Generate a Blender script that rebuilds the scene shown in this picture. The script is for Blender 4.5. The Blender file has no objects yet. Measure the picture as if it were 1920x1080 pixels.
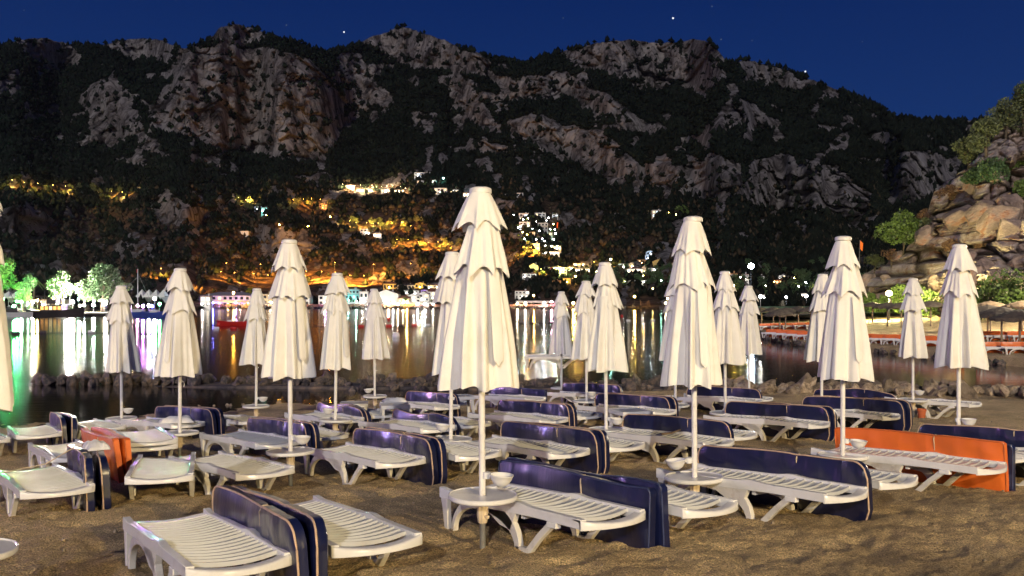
import bpy, bmesh, math, random
import numpy as np
from mathutils import Vector, Matrix

# ------------------------------------------------------------------ camera, sky, moon, exposure
F = 1750.0          # focal length in pixels of a 1920 px wide frame
CZ = 2.45           # eye height above the water
HY = 568.0          # image row of the horizon
sc = bpy.context.scene
cam_d = bpy.data.cameras.new('camera')
cam = bpy.data.objects.new('camera', cam_d)
sc.collection.objects.link(cam)
cam.location = (0, 0, CZ)
cam.rotation_euler = (math.radians(90), 0, 0)
cam_d.lens = 36.0 * F / 1920.0
cam_d.sensor_width = 36.0
cam_d.shift_y = (HY - 540.0) / 1920.0
cam_d.clip_start = 0.05
cam_d.clip_end = 20000
sc.camera = cam

world = bpy.data.worlds.new('World')
sc.world = world
world.use_nodes = True
wn = world.node_tree
for n in list(wn.nodes): wn.nodes.remove(n)
tc = wn.nodes.new('ShaderNodeTexCoord')
sp = wn.nodes.new('ShaderNodeSeparateXYZ')
rp = wn.nodes.new('ShaderNodeValToRGB')
bg = wn.nodes.new('ShaderNodeBackground')
wo = wn.nodes.new('ShaderNodeOutputWorld')
wn.links.new(tc.outputs['Generated'], sp.inputs[0])
wn.links.new(sp.outputs['Z'], rp.inputs[0])
wn.links.new(rp.outputs[0], bg.inputs[0])
wn.links.new(bg.outputs[0], wo.inputs[0])
el = rp.color_ramp.elements
el[0].position = 0.0; el[0].color = (0.008, 0.034, 0.135, 1)
el[1].position = 0.17; el[1].color = (0.0055, 0.0310, 0.148, 1)
e = el.new(0.32); e.color = (0.0010, 0.0165, 0.110, 1)
e = el.new(1.0); e.color = (0.0010, 0.0080, 0.055, 1)
bg.inputs[1].default_value = 1.0

moon_d = bpy.data.lights.new('moon', 'SUN')
moon_d.energy = 1.55
moon_d.angle = math.radians(0.5)
moon_d.color = (1.0, 0.93, 0.90)
moon = bpy.data.objects.new('moon', moon_d)
sc.collection.objects.link(moon)
MOON_FROM = Vector((-0.10, -0.93, 0.36)).normalized()
moon.rotation_euler = MOON_FROM.to_track_quat('Z', 'Y').to_euler()

sc.view_settings.view_transform = 'Standard'
sc.view_settings.look = 'None'
sc.view_settings.gamma = 1.0
sc.view_settings.exposure = 0.0
sc.view_settings.use_curve_mapping = False
try:
    sc.cycles.use_denoising = True
    sc.cycles.sample_clamp_indirect = 6.0
    sc.cycles.sample_clamp_direct = 0.0
    sc.cycles.max_bounces = 6
    sc.cycles.diffuse_bounces = 2
    sc.cycles.glossy_bounces = 3
    sc.cycles.transmission_bounces = 2
    sc.cycles.volume_bounces = 0
    sc.cycles.caustics_reflective = False
    sc.cycles.caustics_refractive = False
    sc.cycles.use_light_tree = True
except Exception:
    pass

R = random.Random(7)
RN = np.random.RandomState(11)
COL = sc.collection
rad = math.radians

# ------------------------------------------------------------------ helpers
def tag(o, label=None, cat=None, group=None, kind=None):
    if label: o['label'] = label
    if cat: o['category'] = cat
    if group: o['group'] = group
    if kind: o['kind'] = kind
    return o

def link(name, me, mat=None, parent=None, loc=None, rot=None, scale=None):
    o = bpy.data.objects.new(name, me)
    COL.objects.link(o)
    if mat is not None and me is not None and len(me.materials) == 0:
        me.materials.append(mat)
    if parent is not None: o.parent = parent
    if loc is not None: o.location = loc
    if rot is not None: o.rotation_euler = rot
    if scale is not None: o.scale = scale
    return o

def empty(name, loc=(0, 0, 0), rz=0.0):
    o = bpy.data.objects.new(name, None)
    COL.objects.link(o)
    o.location = loc
    o.rotation_euler = (0, 0, rz)
    o.empty_display_size = 0.1
    return o

CH = {}
def reg(root):
    "remember the children of a prototype so that copying stays cheap"
    CH[root.name] = list(root.children)
    for k in CH[root.name]: reg(k)

def copy_tree(o, parent=None):
    c = o.copy()
    COL.objects.link(c)
    if parent is not None: c.parent = parent
    for ch in CH.get(o.name, ()): copy_tree(ch, c)
    return c

class MB:
    def __init__(s):
        s.v = []; s.f = []
    def add(s, vs, fs):
        b = len(s.v)
        s.v += [tuple(x) for x in vs]
        s.f += [tuple(b + i for i in f) for f in fs]
        return s
    def box(s, x0, x1, y0, y1, z0, z1):
        return s.add([(x0,y0,z0),(x1,y0,z0),(x1,y1,z0),(x0,y1,z0),(x0,y0,z1),(x1,y0,z1),(x1,y1,z1),(x0,y1,z1)],
                     [(0,3,2,1),(4,5,6,7),(0,1,5,4),(1,2,6,5),(2,3,7,6),(3,0,4,7)])
    def lathe(s, prof, n=20, c=(0, 0, 0), cap0=True, cap1=True):
        b = len(s.v)
        for (r, z) in prof:
            for k in range(n):
                a = 2 * math.pi * k / n
                s.v.append((c[0] + r * math.cos(a), c[1] + r * math.sin(a), c[2] + z))
        m = len(prof)
        for i in range(m - 1):
            for k in range(n):
                k2 = (k + 1) % n
                s.f.append((b + i*n + k, b + i*n + k2, b + (i+1)*n + k2, b + (i+1)*n + k))
        if cap0: s.f.append(tuple(b + k for k in reversed(range(n))))
        if cap1: s.f.append(tuple(b + (m-1)*n + k for k in range(n)))
        return s
    def tube(s, pts, r, n=8, closed=False):
        b = len(s.v); P = [Vector(p) for p in pts]; m = len(P)
        rr = r if isinstance(r, (list, tuple)) else [r] * m
        up = Vector((0, 0, 1)); 
        for i, p in enumerate(P):
            if closed: d = P[(i + 1) % m] - P[i - 1]
            else: d = P[min(i + 1, m - 1)] - P[max(i - 1, 0)]
            d.normalize()
            a = d.cross(up)
            if a.length < 0.05: a = d.cross(Vector((0, 1, 0)))
            a.normalize(); c = a.cross(d)
            for k in range(n):
                t = 2 * math.pi * k / n
                s.v.append(tuple(p + (a * math.cos(t) + c * math.sin(t)) * rr[i]))
        for i in range(m if closed else m - 1):
            i2 = (i + 1) % m
            for k in range(n):
                k2 = (k + 1) % n
                s.f.append((b + i*n + k, b + i*n + k2, b + i2*n + k2, b + i2*n + k))
        if not closed:
            s.f.append(tuple(b + k for k in reversed(range(n))))
            s.f.append(tuple(b + (m-1)*n + k for k in range(n)))
        return s
    def extrude_xz(s, poly_top, poly_bot, y0, y1):
        "strip between two lines (x,z) extruded from y0 to y1"
        n = len(poly_top); b = len(s.v)
        for y in (y0, y1):
            for (x, z) in poly_top: s.v.append((x, y, z))
            for (x, z) in poly_bot: s.v.append((x, y, z))
        T0 = b; B0 = b + n; T1 = b + 2*n; B1 = b + 3*n
        for i in range(n - 1):
            s.f.append((T0+i, B0+i, B0+i+1, T0+i+1))
            s.f.append((T1+i, T1+i+1, B1+i+1, B1+i))
            s.f.append((T0+i, T0+i+1, T1+i+1, T1+i))
            s.f.append((B0+i, B1+i, B1+i+1, B0+i+1))
        s.f.append((T0, T1, B1, B0)); s.f.append((T0+n-1, B0+n-1, B1+n-1, T1+n-1))
        return s
    def mesh(s, name, mat=None, smooth=False, angle=None, bevel=0.0, fix=True):
        me = bpy.data.meshes.new(name)
        me.from_pydata(s.v, [], s.f)
        if fix or bevel:
            bm = bmesh.new(); bm.from_mesh(me)
            bmesh.ops.recalc_face_normals(bm, faces=bm.faces)
            if bevel:
                es = [e for e in bm.edges if len(e.link_faces) == 2 and e.calc_face_angle(0) > 0.6]
                bmesh.ops.bevel(bm, geom=es, offset=bevel, segments=1, affect='EDGES', clamp_overlap=True)
            bm.to_mesh(me); bm.free()
        if smooth:
            me.polygons.foreach_set('use_smooth', [True] * len(me.polygons))
            if angle:
                try: me.set_sharp_from_angle(angle=rad(angle))
                except Exception: pass
        if mat is not None: me.materials.append(mat)
        me.update()
        return me
    def build(s, name, mat, parent=None, **k):
        kk = {q: k.pop(q) for q in ('loc', 'rot', 'scale') if q in k}
        return link(name, s.mesh(name, mat, **k), None, parent, **kk)

def np_mesh(name, V, Q, smooth=True, mat=None):
    "V (n,3) array, Q (m,k) array of k-gons"
    me = bpy.data.meshes.new(name)
    V = np.asarray(V, dtype=np.float32); Q = np.asarray(Q, dtype=np.int32)
    me.vertices.add(len(V)); me.vertices.foreach_set('co', V.ravel())
    k = Q.shape[1]
    me.loops.add(Q.size); me.loops.foreach_set('vertex_index', Q.ravel())
    me.polygons.add(len(Q)); me.polygons.foreach_set('loop_start', np.arange(0, Q.size, k, dtype=np.int32))
    me.update(calc_edges=True)
    if smooth: me.polygons.foreach_set('use_smooth', np.ones(len(Q), dtype=bool))
    if mat is not None: me.materials.append(mat)
    return me

def grid_quads(nr, nc, flip=False):
    i, j = np.meshgrid(np.arange(nr - 1), np.arange(nc - 1), indexing='ij')
    a = (i * nc + j).ravel(); b = a + 1; c = a + nc + 1; d = a + nc
    return np.stack([a, d, c, b] if flip else [a, b, c, d], 1)

def hash2(ix, iy, seed=0):
    h = (ix.astype(np.int64) * 374761393 + iy.astype(np.int64) * 668265263 + seed * 974634777) & 0xffffffff
    h = ((h ^ (h >> 13)) * 1274126177) & 0xffffffff
    h = h ^ (h >> 16)
    return (h & 0xffffff) / float(0xffffff)

def vn(x, y, seed=0):
    x = np.asarray(x, float); y = np.asarray(y, float)
    ix = np.floor(x); iy = np.floor(y); fx = x - ix; fy = y - iy
    fx = fx*fx*(3-2*fx); fy = fy*fy*(3-2*fy)
    a = hash2(ix, iy, seed); b = hash2(ix+1, iy, seed); c = hash2(ix, iy+1, seed); d = hash2(ix+1, iy+1, seed)
    return (a*(1-fx)+b*fx)*(1-fy)+(c*(1-fx)+d*fx)*fy

def fbm(x, y, o=4, seed=0, g=0.5):
    s = 0; a = 1; t = 0
    for k in range(o):
        s = s + a * vn(x * 2**k + 17.3*k, y * 2**k - 9.1*k, seed + k); t += a; a *= g
    return s / t

def ridged(x, y, o=4, seed=0):
    s = 0; a = 1; t = 0
    for k in range(o):
        s = s + a * (1 - np.abs(2*vn(x * 2**k + 7.7*k, y * 2**k + 3.1*k, seed + k) - 1)); t += a; a *= 0.5
    return s / t

def worley(x, y, seed=0):
    ix = np.floor(x); iy = np.floor(y)
    f1 = np.full(np.shape(x), 9.0); f2 = f1.copy(); cid = np.zeros(np.shape(x))
    for dx in (-1, 0, 1):
        for dy in (-1, 0, 1):
            cx = ix + dx; cy = iy + dy
            px = cx + hash2(cx, cy, seed); py = cy + hash2(cx, cy, seed + 5)
            d = np.hypot(px - x, py - y)
            m = d < f1
            f2 = np.where(m, f1, np.minimum(f2, d))
            cid = np.where(m, hash2(cx, cy, seed + 9), cid)
            f1 = np.where(m, d, f1)
    return f1, f2, cid

def worley_tilt(x, y, seed=0):
    "cell blocks with flat tilted faces: returns f1, f2, cell id, tilt height"
    ix = np.floor(x); iy = np.floor(y)
    f1 = np.full(np.shape(x), 9.0); f2 = f1.copy(); cid = np.zeros(np.shape(x)); tl = np.zeros(np.shape(x))
    for dx in (-1, 0, 1):
        for dy in (-1, 0, 1):
            cx = ix + dx; cy = iy + dy
            px = cx + hash2(cx, cy, seed); py = cy + hash2(cx, cy, seed + 5)
            d = np.abs(px - x) * 0.55 + np.abs(py - y) * 0.55 + np.hypot(px - x, py - y) * 0.5
            m = d < f1
            t = (x - px) * (hash2(cx, cy, seed + 21) - 0.5) * 2 + (y - py) * (hash2(cx, cy, seed + 22) - 0.35) * 2
            f2 = np.where(m, f1, np.minimum(f2, d)); cid = np.where(m, hash2(cx, cy, seed + 9), cid); tl = np.where(m, t, tl)
            f1 = np.where(m, d, f1)
    return f1, f2, cid, tl

def attr(me, name, arr):
    a = me.attributes.new(name, 'FLOAT', 'POINT')
    a.data.foreach_set('value', np.asarray(arr, dtype=np.float32).ravel())

# ------------------------------------------------------------------ materials
def nodes(name):
    m = bpy.data.materials.new(name); m.use_nodes = True
    nt = m.node_tree
    return m, nt, nt.nodes['Principled BSDF']

def mat(name, col, rough=0.6, var=0.12, vscale=6.0, bump=0.0, bscale=40.0, metal=0.0, spec=0.5, coat=0.0, dirt=None, dirt_amt=0.0, dscale=3.0, stretch=None, coords='Object'):
    m, nt, p = nodes(name)
    L = nt.links
    t = nt.nodes.new('ShaderNodeTexCoord')
    mp = nt.nodes.new('ShaderNodeMapping')
    L.new(t.outputs[coords], mp.inputs[0])
    if stretch: mp.inputs['Scale'].default_value = stretch
    oi = nt.nodes.new('ShaderNodeObjectInfo')
    addv = nt.nodes.new('ShaderNodeVectorMath'); addv.operation = 'ADD'
    L.new(mp.outputs[0], addv.inputs[0])
    mulr = nt.nodes.new('ShaderNodeVectorMath'); mulr.operation = 'SCALE'
    mulr.inputs[0].default_value = (37, 19, 53); L.new(oi.outputs['Random'], mulr.inputs['Scale'])
    L.new(mulr.outputs[0], addv.inputs[1])
    n1 = nt.nodes.new('ShaderNodeTexNoise'); n1.inputs['Scale'].default_value = vscale; n1.inputs['Detail'].default_value = 5
    L.new(addv.outputs[0], n1.inputs['Vector'])
    mr = nt.nodes.new('ShaderNodeMapRange'); mr.inputs['From Min'].default_value = 0.3; mr.inputs['From Max'].default_value = 0.7
    mr.inputs['To Min'].default_value = 1 - var; mr.inputs['To Max'].default_value = 1 + var
    L.new(n1.outputs[0], mr.inputs[0])
    mx = nt.nodes.new('ShaderNodeVectorMath'); mx.operation = 'SCALE'
    mx.inputs[0].default_value = col[:3]
    L.new(mr.outputs[0], mx.inputs['Scale'])
    last = mx.outputs[0]
    if dirt:
        n2 = nt.nodes.new('ShaderNodeTexNoise'); n2.inputs['Scale'].default_value = dscale; n2.inputs['Detail'].default_value = 8; n2.inputs['Roughness'].default_value = 0.7
        L.new(addv.outputs[0], n2.inputs['Vector'])
        m2 = nt.nodes.new('ShaderNodeMapRange'); m2.inputs['From Min'].default_value = 0.52; m2.inputs['From Max'].default_value = 0.72
        m2.inputs['To Max'].default_value = dirt_amt
        L.new(n2.outputs[0], m2.inputs[0])
        mixc = nt.nodes.new('ShaderNodeMix'); mixc.data_type = 'RGBA'
        L.new(m2.outputs[0], mixc.inputs['Factor']); L.new(last, mixc.inputs['A']); mixc.inputs['B'].default_value = (*dirt, 1)
        last = mixc.outputs['Result']
    L.new(last, p.inputs['Base Color'])
    p.inputs['Roughness'].default_value = rough
    p.inputs['Metallic'].default_value = metal
    p.inputs['Specular IOR Level'].default_value = spec
    if coat: p.inputs['Coat Weight'].default_value = coat; p.inputs['Coat Roughness'].default_value = 0.12
    if bump:
        n3 = nt.nodes.new('ShaderNodeTexNoise'); n3.inputs['Scale'].default_value = bscale; n3.inputs['Detail'].default_value = 5
        L.new(addv.outputs[0], n3.inputs['Vector'])
        bp = nt.nodes.new('ShaderNodeBump'); bp.inputs['Strength'].default_value = bump; bp.inputs['Distance'].default_value = 0.02
        L.new(n3.outputs[0], bp.inputs['Height']); L.new(bp.outputs[0], p.inputs['Normal'])
    return m

def emis(name, col, strength, sample=True):
    m = bpy.data.materials.new(name); m.use_nodes = True
    nt = m.node_tree
    for n in list(nt.nodes): nt.nodes.remove(n)
    e = nt.nodes.new('ShaderNodeEmission'); o = nt.nodes.new('ShaderNodeOutputMaterial')
    e.inputs[0].default_value = (*col, 1); e.inputs[1].default_value = strength
    nt.links.new(e.outputs[0], o.inputs[0])
    if not sample:
        try: m.cycles.emission_sampling = 'NONE'
        except Exception: pass
    return m

M = {}
M['plastic'] = mat('white_plastic', (0.72, 0.71, 0.69), rough=0.20, var=0.05, vscale=3, dirt=(0.42, 0.36, 0.27), dirt_amt=0.30, dscale=4, bump=0.04, bscale=40, spec=0.4)
M['plastic_deck'] = mat('weathered_plastic_slats', (0.50, 0.51, 0.52), rough=0.22, var=0.07, vscale=3, dirt=(0.36, 0.31, 0.24), dirt_amt=0.4, dscale=3.5, bump=0.05, bscale=40, spec=0.4)  # same white plastic; dimmer light on the tops put into the colour
M['plastic_leg'] = mat('white_plastic_sandy', (0.66, 0.63, 0.57), rough=0.42, var=0.07, vscale=3, dirt=(0.36, 0.27, 0.16), dirt_amt=0.6, dscale=7, bump=0.1, bscale=60)
M['canvas'] = mat('parasol_canvas', (0.80, 0.78, 0.725), rough=0.85, var=0.04, vscale=5, dirt=(0.60, 0.52, 0.40), dirt_amt=0.30, dscale=3.5, bump=0.12, bscale=160, spec=0.15)
M['pole'] = mat('white_painted_pole', (0.72, 0.70, 0.66), rough=0.35, var=0.06, vscale=5, dirt=(0.30, 0.22, 0.15), dirt_amt=0.35, dscale=14)
M['sleeve'] = mat('cream_plastic_sleeve', (0.62, 0.50, 0.34), rough=0.5, var=0.08, vscale=8)
M['steel'] = mat('grey_steel_tube', (0.35, 0.36, 0.36), rough=0.4, var=0.15, vscale=9, metal=0.6, dirt=(0.2,0.13,0.07), dirt_amt=0.6, dscale=9)
M['navy'] = mat('navy_vinyl', (0.006, 0.009, 0.040), rough=0.32, var=0.3, vscale=3, bump=0.5, bscale=9, spec=0.6, coat=0.35, stretch=(1, 1, 0.25))
M['orange'] = mat('orange_vinyl', (0.72, 0.15, 0.02), rough=0.38, var=0.08, vscale=3, bump=0.25, bscale=8, spec=0.5, stretch=(1, 1, 0.3))
M['piping'] = mat('beige_piping', (0.52, 0.36, 0.24), rough=0.6, var=0.15, vscale=20)
M['cord'] = mat('beige_cord', (0.50, 0.40, 0.28), rough=0.9, var=0.2, vscale=30)
M['towel'] = mat('white_towel', (0.72, 0.70, 0.66), rough=0.95, var=0.08, vscale=8, bump=0.4, bscale=30)
M['terracotta'] = mat('terracotta', (0.42, 0.10, 0.03), rough=0.7, var=0.1)
M['thatch'] = mat('dark_thatch', (0.085, 0.068, 0.052), rough=0.95, var=0.4, vscale=4, bump=0.8, bscale=14, dirt=(0.2,0.14,0.08), dirt_amt=0.5, dscale=5)
M['thatch_pale'] = mat('pale_thatch', (0.24, 0.17, 0.10), rough=0.95, var=0.3, vscale=4, bump=0.8, bscale=14)
M['wood'] = mat('weathered_wood', (0.22, 0.16, 0.11), rough=0.8, var=0.25, vscale=6)
M['bark'] = mat('tree_bark', (0.10, 0.075, 0.05), rough=0.9, var=0.3, vscale=3)
M['leaf'] = mat('leaves', (0.055, 0.105, 0.035), rough=0.6, var=0.45, vscale=0.7)
M['leaf_olive'] = mat('olive_leaves', (0.095, 0.115, 0.045), rough=0.6, var=0.4, vscale=0.8)
M['leaf_dry'] = mat('dry_brown_leaves', (0.13, 0.07, 0.035), rough=0.8, var=0.4, vscale=0.9)
M['leaf_bright'] = mat('fresh_leaves', (0.10, 0.16, 0.03), rough=0.55, var=0.4, vscale=0.7)
M['red'] = mat('red_paint', (0.45, 0.02, 0.015), rough=0.4, var=0.1)
M['boat_white'] = mat('white_boat_paint', (0.6, 0.6, 0.6), rough=0.4, var=0.08, vscale=0.8)
M['boat_dark'] = mat('dark_boat_hull', (0.035, 0.028, 0.03), rough=0.4, var=0.2, vscale=0.6)
M['boat_blue'] = mat('blue_boat_hull', (0.03, 0.06, 0.3), rough=0.4, var=0.2, vscale=0.6)
M['metal_dark'] = mat('dark_metal', (0.08, 0.08, 0.085), rough=0.5, metal=0.5)
M['glass_dark'] = mat('dark_window_glass', (0.02, 0.025, 0.035), rough=0.12, spec=0.8)
M['concrete'] = mat('concrete', (0.33, 0.31, 0.28), rough=0.85, var=0.2, vscale=0.8, bump=0.3)

def rock_mat(name, c1, c2, c3, sc_=1.6, bs=0.6, bd=0.04):
    m, nt, p = nodes(name); L = nt.links
    t = nt.nodes.new('ShaderNodeTexCoord'); oi = nt.nodes.new('ShaderNodeObjectInfo')
    ad = nt.nodes.new('ShaderNodeVectorMath'); ad.operation = 'MULTIPLY_ADD'
    ad.inputs[1].default_value = (1, 1, 1)
    mu = nt.nodes.new('ShaderNodeVectorMath'); mu.operation = 'SCALE'; mu.inputs[0].default_value = (31, 57, 13); L.new(oi.outputs['Random'], mu.inputs['Scale'])
    L.new(t.outputs['Object'], ad.inputs[0]); L.new(mu.outputs[0], ad.inputs[2])
    n = nt.nodes.new('ShaderNodeTexNoise'); n.inputs['Scale'].default_value = sc_; n.inputs['Detail'].default_value = 9; n.inputs['Roughness'].default_value = 0.65
    L.new(ad.outputs[0], n.inputs['Vector'])
    r = nt.nodes.new('ShaderNodeValToRGB'); e = r.color_ramp.elements
    e[0].position = 0.36; e[0].color = (*c1, 1); e[1].position = 0.66; e[1].color = (*c3, 1)
    k = e.new(0.5); k.color = (*c2, 1)
    L.new(n.outputs[0], r.inputs[0])
    hs = nt.nodes.new('ShaderNodeHueSaturation'); L.new(r.outputs[0], hs.inputs['Color'])
    mr = nt.nodes.new('ShaderNodeMapRange'); mr.inputs['To Min'].default_value = 0.55; mr.inputs['To Max'].default_value = 1.5
    L.new(oi.outputs['Random'], mr.inputs[0]); L.new(mr.outputs[0], hs.inputs['Value'])
    L.new(hs.outputs[0], p.inputs['Base Color'])
    n2 = nt.nodes.new('ShaderNodeTexNoise'); n2.inputs['Scale'].default_value = sc_ * 5; n2.inputs['Detail'].default_value = 8; n2.inputs['Roughness'].default_value = 0.7
    L.new(ad.outputs[0], n2.inputs['Vector'])
    b = nt.nodes.new('ShaderNodeBump'); b.inputs['Strength'].default_value = bs; b.inputs['Distance'].default_value = bd
    L.new(n2.outputs[0], b.inputs['Height']); L.new(b.outputs[0], p.inputs['Normal'])
    p.inputs['Roughness'].default_value = 0.8
    return m
M['rock'] = rock_mat('breakwater_rock', (0.035, 0.03, 0.03), (0.10, 0.082, 0.072), (0.22, 0.15, 0.10), 2.2)
M['rock_tan'] = rock_mat('tan_shore_rock', (0.12, 0.09, 0.06), (0.28, 0.21, 0.14), (0.42, 0.34, 0.24), 2.2)

def sand_mat():
    m, nt, p = nodes('coarse_sand'); L = nt.links
    t = nt.nodes.new('ShaderNodeTexCoord')
    n = nt.nodes.new('ShaderNodeTexNoise'); n.inputs['Scale'].default_value = 1.1; n.inputs['Detail'].default_value = 7; n.inputs['Roughness'].default_value = 0.6
    L.new(t.outputs['Object'], n.inputs['Vector'])
    r = nt.nodes.new('ShaderNodeValToRGB'); e = r.color_ramp.elements
    e[0].position = 0.33; e[0].color = (0.46, 0.33, 0.17, 1); e[1].position = 0.66; e[1].color = (0.76, 0.57, 0.31, 1)
    L.new(n.outputs[0], r.inputs[0])
    g = nt.nodes.new('ShaderNodeTexNoise'); g.inputs['Scale'].default_value = 85; g.inputs['Detail'].default_value = 3
    L.new(t.outputs['Object'], g.inputs['Vector'])
    mr = nt.nodes.new('ShaderNodeMapRange'); mr.inputs['From Min'].default_value = 0.35; mr.inputs['From Max'].default_value = 0.65; mr.inputs['To Min'].default_value = 0.5; mr.inputs['To Max'].default_value = 1.5
    L.new(g.outputs[0], mr.inputs[0])
    s = nt.nodes.new('ShaderNodeVectorMath'); s.operation = 'SCALE'; L.new(r.outputs[0], s.inputs[0]); L.new(mr.outputs[0], s.inputs['Scale'])
    # seaweed and damp patches
    wv = nt.nodes.new('ShaderNodeTexNoise'); wv.inputs['Scale'].default_value = 0.55; wv.inputs['Detail'].default_value = 6; wv.inputs['Roughness'].default_value = 0.55
    L.new(t.outputs['Object'], wv.inputs['Vector'])
    m2 = nt.nodes.new('ShaderNodeMapRange'); m2.inputs['From Min'].default_value = 0.54; m2.inputs['From Max'].default_value = 0.62; m2.inputs['To Max'].default_value = 0.45
    L.new(wv.outputs[0], m2.inputs[0])
    mx = nt.nodes.new('ShaderNodeMix'); mx.data_type = 'RGBA'; L.new(m2.outputs[0], mx.inputs['Factor']); L.new(s.outputs[0], mx.inputs['A']); mx.inputs['B'].default_value = (0.075, 0.048, 0.028, 1)
    L.new(mx.outputs['Result'], p.inputs['Base Color'])
    p.inputs['Roughness'].default_value = 0.93; p.inputs['Specular IOR Level'].default_value = 0.2
    b2 = nt.nodes.new('ShaderNodeTexNoise'); b2.inputs['Scale'].default_value = 42; b2.inputs['Detail'].default_value = 6; b2.inputs['Roughness'].default_value = 0.7
    L.new(t.outputs['Object'], b2.inputs['Vector'])
    bp = nt.nodes.new('ShaderNodeBump'); bp.inputs['Strength'].default_value = 1.0; bp.inputs['Distance'].default_value = 0.05
    L.new(b2.outputs[0], bp.inputs['Height']); L.new(bp.outputs[0], p.inputs['Normal'])
    return m
M['sand'] = sand_mat()

def water_mat():
    m, nt, p = nodes('night_sea'); L = nt.links
    p.inputs['Base Color'].default_value = (0.010, 0.010, 0.012, 1)
    p.inputs['Roughness'].default_value = 0.10
    p.inputs['IOR'].default_value = 1.33
    p.inputs['Specular IOR Level'].default_value = 0.6
    t = nt.nodes.new('ShaderNodeTexCoord')
    mp = nt.nodes.new('ShaderNodeMapping'); mp.inputs['Scale'].default_value = (0.5, 1.3, 1)
    L.new(t.outputs['Object'], mp.inputs[0])
    n = nt.nodes.new('ShaderNodeTexNoise'); n.inputs['Scale'].default_value = 2.2; n.inputs['Detail'].default_value = 3
    L.new(mp.outputs[0], n.inputs['Vector'])
    b = nt.nodes.new('ShaderNodeBump'); b.inputs['Strength'].default_value = 0.22; b.inputs['Distance'].default_value = 0.02
    L.new(n.outputs[0], b.inputs['Height']); L.new(b.outputs[0], p.inputs['Normal'])
    return m
M['water'] = water_mat()
# ------------------------------------------------------------------ sea and beach
def G(x, y):
    "height of the smooth beach"
    x = np.clip(np.asarray(x, float), -14, 14)
    z = 0.936 + 0.01448 * x - 0.03666 * np.asarray(y, float) - 0.00117 * x * x
    return z

def at(px, py, h=0.0):
    "point on the beach plane raised by h seen at that place of the photograph (used once, to measure positions)"
    a = (px - 960.0) / F; s = (HY - py) / F
    y = 8.0
    for _ in range(40):
        y = (float(G(a * y, y)) + h - CZ) / s
    return a * y, y

wme = bpy.data.meshes.new('sea')
wme.from_pydata([(-900, 12, 0), (900, 12, 0), (900, 900, 0), (-900, 900, 0)], [], [(0, 1, 2, 3)])
tag(link('sea', wme, M['water']), kind='structure')

nd, nu = 500, 680
dd = 2.6 * np.exp(np.linspace(0, math.log(31.0 / 2.6), nd))
uu = np.linspace(-1700, 1700, nu) / F
Dg, Ug = np.meshgrid(dd, uu, indexing='ij')
X = Dg * Ug; Y = Dg
Z = G(X, Y)
w1, w2, _ = worley(X * 2.1 + 0.4 * fbm(X * 2, Y * 2, 2, 3), Y * 2.1, 21)
foot = -0.036 * np.exp(-(w1 / 0.20) ** 2) * (hash2(np.floor(X * 0.7), np.floor(Y * 0.7), 4) * 0.6 + 0.6)
Z = Z + 0.075 * (fbm(X * 0.9, Y * 0.9, 3, 1) - 0.5) + 0.036 * (fbm(X * 3.2, Y * 3.2, 3, 5) - 0.5) + 0.045 * (fbm(X * 9, Y * 9, 3, 8) - 0.5) + 0.016 * (fbm(X * 26, Y * 26, 2, 9) - 0.5) + foot
Z = np.where(Y > 24, Z + 0.0, Z)
sand = link('sand', np_mesh('sand', np.stack([X, Y, Z], 2).reshape(-1, 3), grid_quads(nd, nu), mat=M['sand']))
tag(sand, kind='structure')
xs = np.linspace(-70, 70, 60); ys = np.linspace(-60, 31, 60)
YY, XX = np.meshgrid(ys, xs, indexing='ij')
ZZ = G(XX, YY) - 0.06 - 0.02 * np.maximum(0, -XX - 14)
o = link('sand_beyond', np_mesh('sand_beyond', np.stack([XX, YY, ZZ], 2).reshape(-1, 3), grid_quads(60, 60), mat=M['sand']))
tag(o, kind='structure')

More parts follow.
